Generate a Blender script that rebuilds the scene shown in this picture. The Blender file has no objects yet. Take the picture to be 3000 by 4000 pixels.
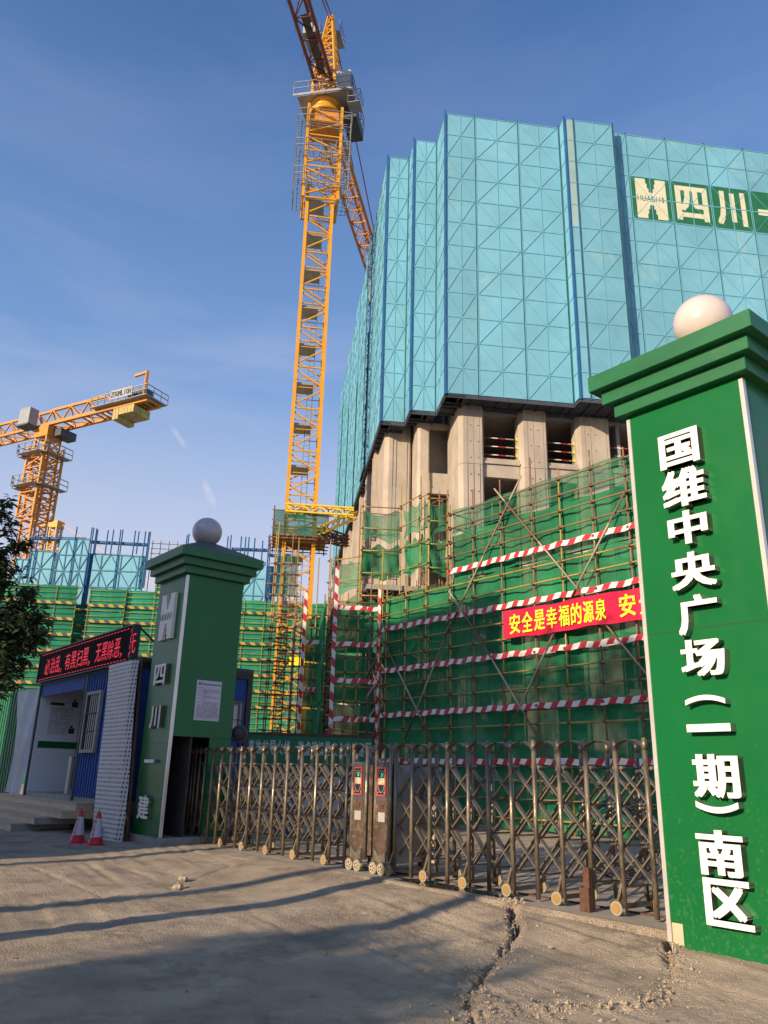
import bpy, math, random
import numpy as np
from mathutils import Vector, Matrix
R = math.radians
random.seed(7); rng = np.random.default_rng(7)
scene = bpy.context.scene
# ------------------------------------------------------------------ camera
FPX = 3079.0; CX, CY = 1500.0, 2000.0; CAM_Z = 1.45
zen = np.array([240., -9200., FPX]); zen /= np.linalg.norm(zen)      # world up in camera axes (x right, y down, z forward)
YC = np.array([0, 0, 1.]) - zen * zen[2]; YC /= np.linalg.norm(YC)
XC = np.cross(YC, zen)
if XC[0] < 0: XC = -XC
cam = bpy.data.cameras.new('camera'); camo = bpy.data.objects.new('camera', cam); scene.collection.objects.link(camo)
cam.sensor_fit = 'VERTICAL'; cam.sensor_height = 24.0; cam.lens = 24.0 * FPX / 4000.0
cam.clip_start = 0.1; cam.clip_end = 6000
right = Vector((XC[0], YC[0], zen[0])); up = Vector((-XC[1], -YC[1], -zen[1])); back = Vector((-XC[2], -YC[2], -zen[2]))
mw = Matrix((right, up, back)).transposed().to_4x4(); mw.translation = (0, 0, CAM_Z)
camo.matrix_world = mw
scene.camera = camo
# ------------------------------------------------------------------ light
SUN_B, SUN_E = -136.0, 19.0          # bearing of the sun (0 = +Y, positive to +X) and elevation
SUNV = Vector((math.sin(R(SUN_B)) * math.cos(R(SUN_E)), math.cos(R(SUN_B)) * math.cos(R(SUN_E)), math.sin(R(SUN_E))))
ld = bpy.data.lights.new('sun', 'SUN'); ld.energy = 4.4; ld.angle = R(0.6); ld.color = (1.0, 0.80, 0.56)
lo = bpy.data.objects.new('sun', ld); scene.collection.objects.link(lo)
lo.rotation_euler = SUNV.to_track_quat('Z', 'Y').to_euler(); lo.location = (-30, -30, 40)
w = bpy.data.worlds.new('World'); scene.world = w; w.use_nodes = True
nt = w.node_tree; nt.nodes.clear()
def N(tree, t, **kw):
    n = tree.nodes.new(t)
    for k, v in kw.items():
        if k in n.inputs: n.inputs[k].default_value = v
        else: setattr(n, k, v)
    return n
sky = N(nt, 'ShaderNodeTexSky', sky_type='NISHITA', sun_disc=False, sun_elevation=R(SUN_E), sun_rotation=R(SUN_B), air_density=1.0, dust_density=1.6, ozone_density=2.5)
tc = N(nt, 'ShaderNodeTexCoord'); mp = N(nt, 'ShaderNodeMapping'); mp.inputs['Scale'].default_value = (1.2, 0.7, 5.5); mp.inputs['Rotation'].default_value = (0.1, -0.25, 0.5)
ns = N(nt, 'ShaderNodeTexNoise', Scale=1.6, Detail=7, Roughness=0.55, Distortion=0.4)
rp = N(nt, 'ShaderNodeValToRGB'); rp.color_ramp.elements[0].position = .48; rp.color_ramp.elements[1].position = .80
sx = N(nt, 'ShaderNodeSeparateXYZ'); mr = N(nt, 'ShaderNodeMapRange'); mr.inputs[1].default_value = 0.62; mr.inputs[2].default_value = 0.05; mr.inputs[3].default_value = 0.10; mr.inputs[4].default_value = 1.0
mu = N(nt, 'ShaderNodeMath', operation='MULTIPLY'); mx = N(nt, 'ShaderNodeMix', data_type='RGBA')
mx.inputs['B'].default_value = (1.6, 2.5, 4.05, 1)
bg = N(nt, 'ShaderNodeBackground', Strength=0.13); wo = N(nt, 'ShaderNodeOutputWorld')
L = nt.links.new
L(tc.outputs['Generated'], mp.inputs[0]); L(mp.outputs[0], ns.inputs['Vector']); L(ns.outputs['Fac'], rp.inputs[0])
L(tc.outputs['Generated'], sx.inputs[0]); L(sx.outputs['Z'], mr.inputs[0]); L(rp.outputs[0], mu.inputs[0]); L(mr.outputs[0], mu.inputs[1])
gm = N(nt, 'ShaderNodeMapRange'); gm.inputs[1].default_value = 0.80; gm.inputs[2].default_value = 0.10; gm.inputs[3].default_value = 0.0; gm.inputs[4].default_value = 0.95
L(sx.outputs['Z'], gm.inputs[0]); ad = N(nt, 'ShaderNodeMath', operation='MAXIMUM'); L(mu.outputs[0], ad.inputs[0]); L(gm.outputs[0], ad.inputs[1])
tint = N(nt, 'ShaderNodeMix', data_type='RGBA', blend_type='MULTIPLY'); tint.inputs['Factor'].default_value = 1; tint.inputs['B'].default_value = (0.60, 0.84, 1.14, 1)
L(sky.outputs[0], tint.inputs['A'])
L(gm.outputs[0], mx.inputs['Factor']); L(tint.outputs['Result'], mx.inputs['A']); mc = N(nt, 'ShaderNodeMix', data_type='RGBA'); mc.inputs['B'].default_value = (3.5, 3.6, 4.3, 1)
hz_ = N(nt, 'ShaderNodeMapRange'); hz_.inputs[1].default_value = 0.46; hz_.inputs[2].default_value = 0.22; hz_.inputs[3].default_value = 0.0; hz_.inputs[4].default_value = 0.82; L(sx.outputs['Z'], hz_.inputs[0])
fac = N(nt, 'ShaderNodeMath', operation='MAXIMUM'); L(mu.outputs[0], fac.inputs[0]); L(hz_.outputs[0], fac.inputs[1]); last = fac.outputs[0]
def dirpx(x, y):
    d = np.array([x - 1500, y - 2000, FPX]); v = np.array([d @ XC, d @ YC, d @ zen]); return v/np.linalg.norm(v)
for (p0, p1, wd_) in (((668, 1662), (724, 1748), .0035), ((797, 1880), (838, 1980), .0045)):      # two short vapour trails
    d0, d1 = dirpx(*p0), dirpx(*p1); cm = (d0+d1)/2; tv = (d1-d0); hl = np.linalg.norm(tv)/2; tv = tv/np.linalg.norm(tv); nv = np.cross(cm, tv); nv /= np.linalg.norm(nv); o_ = []
    for vec, sc_ in ((tv, hl), (nv, wd_)):
        dn = N(nt, 'ShaderNodeVectorMath', operation='DOT_PRODUCT'); dn.inputs[1].default_value = tuple(vec); L(tc.outputs['Generated'], dn.inputs[0])
        sb = N(nt, 'ShaderNodeMath', operation='SUBTRACT'); sb.inputs[1].default_value = float(cm @ vec); L(dn.outputs['Value'], sb.inputs[0]); dv = N(nt, 'ShaderNodeMath', operation='DIVIDE'); dv.inputs[1].default_value = float(sc_); L(sb.outputs[0], dv.inputs[0])
        pw_ = N(nt, 'ShaderNodeMath', operation='MULTIPLY'); L(dv.outputs[0], pw_.inputs[0]); L(dv.outputs[0], pw_.inputs[1]); o_.append(pw_)
    sm = N(nt, 'ShaderNodeMath', operation='ADD'); L(o_[0].outputs[0], sm.inputs[0]); L(o_[1].outputs[0], sm.inputs[1]); ng = N(nt, 'ShaderNodeMapRange'); ng.inputs[1].default_value = 0.0; ng.inputs[2].default_value = 1.6; ng.inputs[3].default_value = .55; ng.inputs[4].default_value = 0; L(sm.outputs[0], ng.inputs[0])
    n6 = N(nt, 'ShaderNodeTexNoise', Scale=90, Detail=3); L(tc.outputs['Generated'], n6.inputs['Vector']); m6 = N(nt, 'ShaderNodeMath', operation='MULTIPLY'); L(ng.outputs[0], m6.inputs[0]); L(n6.outputs['Fac'], m6.inputs[1])
    a6 = N(nt, 'ShaderNodeMath', operation='ADD'); L(last, a6.inputs[0]); L(m6.outputs[0], a6.inputs[1]); last = a6.outputs[0]
L(last, mc.inputs['Factor']); L(mx.outputs['Result'], mc.inputs['A']); L(mc.outputs['Result'], bg.inputs[0]); L(bg.outputs[0], wo.inputs[0])
scene.view_settings.view_transform = 'Standard'; scene.view_settings.look = 'None'; scene.view_settings.exposure = 0.55; scene.view_settings.gamma = 1
scene.cycles.max_bounces = 6; scene.cycles.transparent_max_bounces = 12; scene.cycles.diffuse_bounces = 3; scene.cycles.glossy_bounces = 3
scene.cycles.caustics_reflective = False; scene.cycles.caustics_refractive = False
# ------------------------------------------------------------------ measuring helpers (photo pixel -> real point on a real plane)
def ray(px, py):
    d = np.array([px - CX, py - CY, FPX]); return np.array([d @ XC, d @ YC, d @ zen])
def G(px, py, z=0.):
    r = ray(px, py); p = r * ((z - CAM_Z) / r[2]); return np.array([p[0], p[1], z])
def onp(px, py, P0, n):                      # vertical plane through P0 with horizontal normal n
    r = ray(px, py); t = (n[0]*P0[0] + n[1]*P0[1]) / (n[0]*r[0] + n[1]*r[1]); p = r * t; p[2] += CAM_Z; return p
def atD(px, py, D):
    r = ray(px, py); p = r * (D / np.hypot(r[0], r[1])); p[2] += CAM_Z; return p
class Frame:
    def __init__(s, O, b):                   # ex along bearing b, ey = 90 deg anticlockwise of ex (away), ez up
        s.O = np.array([O[0], O[1], O[2] if len(O) > 2 else 0.]); s.ex = np.array([math.sin(R(b)), math.cos(R(b)), 0.]); s.ey = np.array([-s.ex[1], s.ex[0], 0.]); s.ez = np.array([0, 0, 1.])
    def p(s, a, b, c): return s.O + s.ex * a + s.ey * b + s.ez * c
    def px(s, px, py, b=0.):                 # pixel on plane ey=b -> (a, z)
        q = onp(px, py, s.O + s.ey * b, s.ey); return float((q - s.O) @ s.ex), float(q[2] - s.O[2])
# ------------------------------------------------------------------ mesh builder
WL = {}
class MB:
    def __init__(s): s.v = []; s.f = []; s.mi = []; s.cur = 0; s.sm = []
    def add(s, vs, fs, smooth=False):
        b = len(s.v); s.v += [tuple(map(float, x)) for x in vs]; s.f += [tuple(b + i for i in f) for f in fs]; s.mi += [s.cur] * len(fs); s.sm += [smooth] * len(fs); return s
    def box(s, F, a0, a1, b0, b1, c0, c1):
        vs = [F.p(a, b, c) for c in (c0, c1) for a, b in ((a0, b0), (a1, b0), (a1, b1), (a0, b1))]
        return s.add(vs, [(0, 3, 2, 1), (4, 5, 6, 7), (0, 1, 5, 4), (1, 2, 6, 5), (2, 3, 7, 6), (3, 0, 4, 7)])
    def bar(s, p, q, w_, h_=None, upv=(0, 0, 1)):
        p = Vector(p); q = Vector(q); d = (q - p)
        if d.length < 1e-6: return s
        d.normalize(); U = Vector(upv)
        if abs(d.dot(U)) > .95: U = Vector((0.78, 0.62, 0))
        x = d.cross(U).normalized(); y = x.cross(d).normalized(); h_ = h_ or w_
        c = [(-w_/2, -h_/2), (w_/2, -h_/2), (w_/2, h_/2), (-w_/2, h_/2)]
        vs = [e + x * a + y * b for e in (p, q) for a, b in c]
        return s.add(vs, [(3, 2, 1, 0), (4, 5, 6, 7), (0, 1, 5, 4), (1, 2, 6, 5), (2, 3, 7, 6), (3, 0, 4, 7)])
    def tube(s, p, q, r, n=6, r2=None, caps=True):
        p = Vector(p); q = Vector(q); d = (q - p)
        if d.length < 1e-6: return s
        d.normalize(); U = Vector((0, 0, 1)) if abs(d.z) < .9 else Vector((1, 0, 0)); x = d.cross(U).normalized(); y = x.cross(d); r2 = r if r2 is None else r2
        vs = [p + (x * math.cos(2*math.pi*i/n) + y * math.sin(2*math.pi*i/n)) * r for i in range(n)] + [q + (x * math.cos(2*math.pi*i/n) + y * math.sin(2*math.pi*i/n)) * r2 for i in range(n)]
        s.add(vs, [(i, (i+1) % n, n + (i+1) % n, n + i) for i in range(n)], smooth=n > 5)
        if caps:
            b = len(s.v) - 2*n; s.f += [tuple(b + i for i in reversed(range(n))), tuple(b + n + i for i in range(n))]; s.mi += [s.cur]*2; s.sm += [False]*2
        return s
    def path(s, pts, r, n=6):
        for a, b in zip(pts[:-1], pts[1:]): s.tube(a, b, r, n)
        return s
    def prism(s, F, poly, b0, b1):           # polygon in (a, z), convex or fan-safe; extruded from b0 to b1
        n = len(poly); vs = [F.p(a, b0, c) for a, c in poly] + [F.p(a, b1, c) for a, c in poly]
        return s.add(vs, [tuple(range(n)), tuple(reversed(range(n, 2*n)))] + [(i, n + i, n + (i+1) % n, (i+1) % n) for i in range(n)])
    def plan(s, pts, z0, z1):                # polygon in plan extruded in z
        n = len(pts); vs = [(x, y, z0) for x, y in pts] + [(x, y, z1) for x, y in pts]
        return s.add(vs, [tuple(reversed(range(n))), tuple(range(n, 2*n))] + [(i, (i+1) % n, n + (i+1) % n, n + i) for i in range(n)])
    def lathe(s, c, prof, n=24, axis=(0, 0, 1)):
        A = Vector(axis).normalized(); U = Vector((0, 0, 1)) if abs(A.z) < .9 else Vector((1, 0, 0)); x = A.cross(U).normalized(); y = A.cross(x); c = Vector(c)
        vs = [c + A * h + (x * math.cos(2*math.pi*i/n) + y * math.sin(2*math.pi*i/n)) * r for r, h in prof for i in range(n)]
        fs = [(k*n + i, k*n + (i+1) % n, (k+1)*n + (i+1) % n, (k+1)*n + i) for k in range(len(prof)-1) for i in range(n)]
        return s.add(vs, fs, smooth=True)
    def sheet(s, fn, nu, nv, smooth=True):
        vs = [fn(i/nu, j/nv) for j in range(nv+1) for i in range(nu+1)]
        return s.add(vs, [(j*(nu+1)+i, j*(nu+1)+i+1, (j+1)*(nu+1)+i+1, (j+1)*(nu+1)+i) for j in range(nv) for i in range(nu)], smooth)
    def build(s, name, mats, parent=None, root=None):
        if not s.v: return None
        if not isinstance(mats, (list, tuple)): mats = [mats]
        o0 = WL[parent.name] if parent is not None else np.array(root if root is not None else (0, 0, 0), float)
        V = np.array(s.v)
        me = bpy.data.meshes.new(name); me.from_pydata((V - o0).tolist(), [], s.f); me.update()
        for m in mats: me.materials.append(m)
        me.polygons.foreach_set('material_index', s.mi); me.polygons.foreach_set('use_smooth', s.sm)
        uv = me.uv_layers.new(name='UVMap'); uvs = np.zeros((len(me.loops), 2)); k = 0
        nr = np.zeros(len(me.polygons)*3); me.polygons.foreach_get('normal', nr); nr = nr.reshape(-1, 3)
        li = np.zeros(len(me.loops), int); me.loops.foreach_get('vertex_index', li); lt = np.array([len(f) for f in s.f]); fn = np.repeat(nr, lt, 0); P = V[li]
        hz = np.hypot(fn[:, 0], fn[:, 1]); flat = hz < .5; hz[hz < 1e-6] = 1
        tx, ty = -fn[:, 1]/hz, fn[:, 0]/hz; sg = np.where(tx < 0, -1, 1)
        uvs[:, 0] = np.where(flat, P[:, 0], (P[:, 0]*tx + P[:, 1]*ty)*sg); uvs[:, 1] = np.where(flat, P[:, 1], P[:, 2])
        uv.data.foreach_set('uv', uvs.ravel())
        o = bpy.data.objects.new(name, me); scene.collection.objects.link(o)
        if parent is not None: o.parent = parent
        else: o.location = o0
        WL[o.name] = o0
        return o
def tag(o, label=None, cat=None, group=None, kind=None):
    for k, v in (('label', label), ('category', cat), ('group', group), ('kind', kind)):
        if v: o[k] = v
    return o
def thing(name, loc, label, cat, group=None):
    o = bpy.data.objects.new(name, None); o.empty_display_size = .3; scene.collection.objects.link(o); o.location = [float(x) for x in loc]; WL[o.name] = np.array(loc, float)
    return tag(o, label, cat, group)
# ------------------------------------------------------------------ materials
def M(name, col, rough=.6, metal=0., var=.15, scale=2., bump=0., bscale=40., alpha=1., transl=0., dirt_or_sheen=None, dscale=1.5, dth=.6, dsoft=.12, coat=0., emis=0., stretch=(1, 1, 1), spec=.5, ovar=0.):
    m = bpy.data.materials.new(name); m.use_nodes = True; t = m.node_tree; l = t.links.new; b = t.nodes['Principled BSDF']; out = t.nodes['Material Output']
    b.inputs['Roughness'].default_value = rough; b.inputs['Metallic'].default_value = metal; b.inputs['Coat Weight'].default_value = coat; b.inputs['Specular IOR Level'].default_value = spec
    c = N(t, 'ShaderNodeTexCoord'); mpn = N(t, 'ShaderNodeMapping'); mpn.inputs['Scale'].default_value = stretch; l(c.outputs['Object'], mpn.inputs[0])
    n1 = N(t, 'ShaderNodeTexNoise', Scale=scale, Detail=6, Roughness=.6); l(mpn.outputs[0], n1.inputs['Vector'])
    r1 = N(t, 'ShaderNodeMapRange'); r1.inputs[1].default_value = .3; r1.inputs[2].default_value = .7; l(n1.outputs['Fac'], r1.inputs[0])
    mxn = N(t, 'ShaderNodeMix', data_type='RGBA'); mxn.inputs['A'].default_value = tuple(x*(1-var) for x in col) + (1,); mxn.inputs['B'].default_value = tuple(min(1, x*(1+var)) for x in col) + (1,)
    l(r1.outputs[0], mxn.inputs['Factor']); res = mxn.outputs['Result']
    if dirt_or_sheen:
        n2 = N(t, 'ShaderNodeTexNoise', Scale=dscale, Detail=8, Roughness=.7); l(mpn.outputs[0], n2.inputs['Vector'])
        r2 = N(t, 'ShaderNodeMapRange'); r2.inputs[1].default_value = dth; r2.inputs[2].default_value = dth + dsoft; l(n2.outputs['Fac'], r2.inputs[0])
        m2 = N(t, 'ShaderNodeMix', data_type='RGBA'); m2.inputs['B'].default_value = tuple(dirt_or_sheen) + (1,); l(res, m2.inputs['A']); l(r2.outputs[0], m2.inputs['Factor']); res = m2.outputs['Result']
        rr = N(t, 'ShaderNodeMapRange'); rr.inputs[3].default_value = rough; rr.inputs[4].default_value = .85; l(r2.outputs[0], rr.inputs[0]); l(rr.outputs[0], b.inputs['Roughness'])
        if metal:
            rm = N(t, 'ShaderNodeMapRange'); rm.inputs[3].default_value = metal; rm.inputs[4].default_value = 0; l(r2.outputs[0], rm.inputs[0]); l(rm.outputs[0], b.inputs['Metallic'])
    if ovar:
        oi = N(t, 'ShaderNodeObjectInfo'); ro = N(t, 'ShaderNodeMapRange'); ro.inputs[3].default_value = 1 - ovar; ro.inputs[4].default_value = 1 + ovar; l(oi.outputs['Random'], ro.inputs[0])
        hs = N(t, 'ShaderNodeHueSaturation'); l(ro.outputs[0], hs.inputs['Value']); l(res, hs.inputs['Color']); res = hs.outputs['Color']
    l(res, b.inputs['Base Color'])
    if bump:
        n3 = N(t, 'ShaderNodeTexNoise', Scale=bscale, Detail=5, Roughness=.6); l(mpn.outputs[0], n3.inputs['Vector'])
        bp = N(t, 'ShaderNodeBump', Strength=1.0, Distance=bump); l(n3.outputs['Fac'], bp.inputs['Height']); l(bp.outputs[0], b.inputs['Normal'])
    if emis:
        b.inputs['Emission Color'].default_value = tuple(col) + (1,); b.inputs['Emission Strength'].default_value = emis
    sh = b.outputs[0]
    if transl:
        tr = N(t, 'ShaderNodeBsdfTranslucent'); l(res, tr.inputs[0]); ms = N(t, 'ShaderNodeMixShader', Fac=transl); l(sh, ms.inputs[1]); l(tr.outputs[0], ms.inputs[2]); sh = ms.outputs[0]
    if alpha < 1:
        tp = N(t, 'ShaderNodeBsdfTransparent'); ms = N(t, 'ShaderNodeMixShader'); l(tp.outputs[0], ms.inputs[1]); l(sh, ms.inputs[2])
        n4 = N(t, 'ShaderNodeTexNoise', Scale=1.3, Detail=4); l(c.outputs['Object'], n4.inputs['Vector']); r4 = N(t, 'ShaderNodeMapRange'); r4.inputs[1].default_value = .35; r4.inputs[2].default_value = .65; r4.inputs[3].default_value = alpha - .1; r4.inputs[4].default_value = min(1, alpha + .08)
        l(n4.outputs['Fac'], r4.inputs[0]); l(r4.outputs[0], ms.inputs[0]); sh = ms.outputs[0]
    if sh != b.outputs[0]: l(sh, out.inputs[0])
    m['_col'] = 1
    return m
def stripes(name, c1, c2, per, ku, kz, duty=.5, rough=.5):
    m = M(name, c1, rough, var=.1); t = m.node_tree; l = t.links.new; b = t.nodes['Principled BSDF']
    src = b.inputs['Base Color'].links[0].from_socket
    uvn = N(t, 'ShaderNodeUVMap'); sp = N(t, 'ShaderNodeSeparateXYZ'); l(uvn.outputs[0], sp.inputs[0])
    a = N(t, 'ShaderNodeMath', operation='MULTIPLY'); a.inputs[1].default_value = ku/per; c = N(t, 'ShaderNodeMath', operation='MULTIPLY'); c.inputs[1].default_value = kz/per
    l(sp.outputs[0], a.inputs[0]); l(sp.outputs[1], c.inputs[0]); d = N(t, 'ShaderNodeMath', operation='ADD'); l(a.outputs[0], d.inputs[0]); l(c.outputs[0], d.inputs[1])
    e = N(t, 'ShaderNodeMath', operation='FRACT'); l(d.outputs[0], e.inputs[0]); g = N(t, 'ShaderNodeMath', operation='LESS_THAN'); g.inputs[1].default_value = duty; l(e.outputs[0], g.inputs[0])
    mm = N(t, 'ShaderNodeMix', data_type='RGBA'); l(g.outputs[0], mm.inputs['Factor']); l(src, mm.inputs['A']); mm.inputs['B'].default_value = tuple(c2) + (1,)
    l(mm.outputs['Result'], b.inputs['Base Color']); return m
mGreen = M('green_cladding', (.003, .125, .030), .36, spec=.3, var=.08, scale=.8, dirt_or_sheen=(.06, .17, .09), dscale=5, dth=.66, dsoft=.25, coat=.15)
_t = mGreen.node_tree; _b = _t.nodes['Principled BSDF']; _src = _b.inputs['Base Color'].links[0].from_socket; _c = [n for n in _t.nodes if n.type == 'TEX_COORD'][0]
_s = N(_t, 'ShaderNodeSeparateXYZ'); _t.links.new(_c.outputs['Object'], _s.inputs[0]); _z = N(_t, 'ShaderNodeMapRange'); _z.inputs[1].default_value = 2.6; _z.inputs[2].default_value = .3; _z.inputs[3].default_value = .0; _z.inputs[4].default_value = .17; _t.links.new(_s.outputs['Z'], _z.inputs[0])
_n = N(_t, 'ShaderNodeTexNoise', Scale=26, Detail=4, Roughness=.6); _t.links.new(_c.outputs['Object'], _n.inputs['Vector']); _a = N(_t, 'ShaderNodeMath', operation='ADD'); _t.links.new(_n.outputs['Fac'], _a.inputs[0]); _t.links.new(_z.outputs[0], _a.inputs[1])
_r = N(_t, 'ShaderNodeMapRange'); _r.inputs[1].default_value = .70; _r.inputs[2].default_value = .80; _r.inputs[3].default_value = 0; _r.inputs[4].default_value = .32; _t.links.new(_a.outputs[0], _r.inputs[0])
_m = N(_t, 'ShaderNodeMix', data_type='RGBA'); _m.inputs['B'].default_value = (.10, .20, .09, 1); _t.links.new(_r.outputs[0], _m.inputs['Factor']); _t.links.new(_src, _m.inputs['A']); _t.links.new(_m.outputs['Result'], _b.inputs['Base Color'])
_w = N(_t, 'ShaderNodeTexNoise', Scale=1.1, Detail=2); _t.links.new(_c.outputs['Object'], _w.inputs['Vector']); _bp = N(_t, 'ShaderNodeBump', Strength=.5, Distance=.06); _t.links.new(_w.outputs['Fac'], _bp.inputs['Height']); _t.links.new(_bp.outputs[0], _b.inputs['Normal'])
mGreenCap = M('green_cap', (.012, .125, .042), .42, var=.14, scale=1.2, dirt_or_sheen=(.07, .13, .05), dscale=2.5, dth=.6, dsoft=.2, stretch=(1, 1, 3))
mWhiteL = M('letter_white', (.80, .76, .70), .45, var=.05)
mSteel = M('stainless_steel', (.25, .205, .15), .36, .8, var=.3, scale=9, dirt_or_sheen=(.15, .115, .075), dscale=14, dth=.44, dsoft=.22, stretch=(1, 1, .35))
mSteelB = M('dusty_steel_bar', (.21, .18, .14), .45, .6, var=.25, scale=12, dirt_or_sheen=(.13, .10, .07), dscale=9, dth=.45, dsoft=.2)
mTrim = M('polished_trim', (.70, .68, .63), .3, .45, var=.1, scale=3, dirt_or_sheen=(.12, .09, .06), dscale=6, dth=.64)
mLamp = M('opal_globe', (.66, .54, .49), .22, var=.05, scale=3, coat=.5, dirt_or_sheen=(.52, .42, .37), dscale=4, dth=.62, dsoft=.2)
mLampD = M('grey_globe', (.40, .39, .44), .25, var=.05, coat=.3, dirt_or_sheen=(.2, .2, .22), dscale=8, dth=.68)
mCream = M('cream_tile', (.48, .42, .28), .6, var=.08, dirt_or_sheen=(.3, .25, .18), dscale=5)
mConc = M('raw_concrete', (.41, .345, .275), .85, var=.2, scale=.9, bump=.01, bscale=14, dirt_or_sheen=(.27, .23, .19), dscale=.55, dth=.58, dsoft=.2, stretch=(1, 1, .6))
mConc2 = M('grey_concrete', (.30, .28, .26), .9, var=.2, scale=3, bump=.012, bscale=25)
mDark = M('dark_interior', (.045, .042, .04), .9, var=.2)
mNet = M('green_net', (.020, .175, .072), .8, ovar=.16, var=.38, scale=.55, transl=.15, bump=.06, bscale=2.2, alpha=.97, dirt_or_sheen=(.05, .27, .14), dscale=.5, dth=.58, dsoft=.2, stretch=(1, 1, 1.5), spec=.2)
mNetT = M('sheer_green_net', (.03, .20, .10), .8, ovar=.2, var=.3, scale=.8, transl=.25, alpha=.68, bump=.03, bscale=3, spec=.2)
mNetFar = M('far_green_net', (.018, .225, .125), .8, ovar=.12, var=.35, scale=.22, transl=.1, bump=.06, bscale=1.2, dirt_or_sheen=(.02, .19, .11), dscale=.3, dth=.55, dsoft=.08, spec=.2)
mPole = M('yellow_scaffold_tube', (.36, .235, .05), .55, var=.25, scale=1.3, dirt_or_sheen=(.20, .09, .05), dscale=1.1, dth=.56, dsoft=.06)
mPoleF = M('far_tube', (.27, .21, .07), .7, var=.3)
mPoleR = M('rusty_scaffold_tube', (.22, .115, .065), .7, var=.3, scale=1.5, dirt_or_sheen=(.36, .26, .08), dscale=1.2, dth=.60, dsoft=.06)
mCoup = M('coupler', (.12, .055, .035), .8, var=.2)
mBrace = stripes('painted_brace', (.20, .10, .06), (.40, .31, .22), 3.4, 0.0, 1.0)
mTape = stripes('red_white_board', (.52, .014, .03), (.74, .66, .60), .46, 1.0, -.6)
mTapeV = stripes('red_white_post', (.52, .014, .03), (.74, .66, .60), .62, .9, 1.0)
mTapeY = stripes('yellow_black_board', (.40, .27, .03), (.05, .045, .03), .9, 1.0, .8)
mScreen = M('perforated_screen', (.16, .395, .505), .6, ovar=.07, var=.13, scale=.35, dirt_or_sheen=(.27, .47, .50), dscale=.28, dth=.56, dsoft=.2, spec=.4)  # pale noise patches put cloudy reflections into the screen colour
mScreenW = M('faded_screen', (.30, .43, .42), .5, var=.15, scale=.5)
mFrame = M('screen_frame', (.14, .385, .485), .5, var=.1)
mPostD = M('dark_rail', (.03, .09, .13), .5, var=.2)
mBlue = M('blue_rail', (.022, .11, .28), .45, var=.2, dirt_or_sheen=(.12, .07, .05), dscale=2, dth=.68)
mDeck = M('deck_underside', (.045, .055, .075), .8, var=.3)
mCrane = M('crane_yellow', (.64, .30, .014), .42, var=.1, scale=1, dirt_or_sheen=(.35, .15, .03), dscale=2, dth=.62)
mCraneO = M('crane_orange', (.57, .235, .03), .5, var=.12, dirt_or_sheen=(.3, .12, .04), dscale=2, dth=.62)
mCraneJ = M('crane_jib_red', (.17, .055, .04), .55, var=.15)
mGrey = M('galvanised', (.28, .29, .30), .5, .3, var=.15)
mGreyD = M('dark_grey_metal', (.06, .065, .075), .6, var=.2)
mCab = M('cab_white', (.40, .385, .35), .4, var=.05)
mBooth = M('blue_corrugated', (.012, .07, .28), .75, var=.1, dirt_or_sheen=(.02, .05, .13), dscale=3)
mBlack = M('black_frame', (.012, .013, .017), .45, var=.2)
mLedR = M('red_led', (.9, .01, .035), .5, emis=.36, var=.0)
mLedG = M('green_led', (.05, .9, .35), .5, emis=.5, var=.0)
mPanelW = M('booth_inner_wall', (.72, .73, .76), .6, var=.05)
mTextG = M('print_grey', (.03, .03, .05), .6, var=.1)
mStep = M('cream_step', (.58, .44, .30), .75, var=.12, scale=4, dirt_or_sheen=(.26, .21, .17), dscale=3)
mCone = M('cone_red', (.55, .012, .03), .35, var=.1)
mConeW = M('cone_white', (.50, .48, .56), .4, var=.08)
mRust = M('rust_plate', (.10, .062, .042), .6, .2, var=.35, scale=6, dirt_or_sheen=(.30, .23, .15), dscale=12, dth=.55, dsoft=.2)
mRust2 = M('rusty_iron', (.10, .045, .028), .9, var=.4, scale=15, bump=.004, bscale=60)
mBan = M('red_cloth', (.55, .006, .045), .6, var=.12, scale=1, bump=.03, bscale=3, spec=.3)
mYel = M('yellow_print', (.86, .72, .02), .6, var=.03)
mSignG = M('painted_green', (.012, .13, .055), .6, var=.12)
mSignW = M('painted_cream', (.62, .60, .42), .6, var=.08)
mHoard = M('hoarding_green', (.012, .13, .055), .6, var=.2, dirt_or_sheen=(.03, .15, .08), dscale=2)
mHoardT = M('hoarding_letter', (.42, .52, .46), .6)
mWire = M('wire_rod', (.13, .12, .12), .5, .6, var=.3)
mBark = M('bark', (.06, .045, .035), .9, var=.3, bump=.01)
mLeaf = M('leaf', (.05, .08, .035), .55, var=.45, scale=1.8, transl=.25)
mTarp = M('grey_tarpaulin', (.50, .51, .53), .7, var=.12, bump=.02, bscale=6)
mWater = M('puddle_water', (.035, .03, .027), .04, var=.1, spec=.8)
mWhiteWall = M('white_wall', (.46, .46, .48), .8, var=.12, dirt_or_sheen=(.3, .29, .28), dscale=3)
mPlaster = M('grey_render', (.35, .33, .3), .8, var=.1)
mGlass = M('window_glass', (.03, .04, .05), .08, var=.1)
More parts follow.
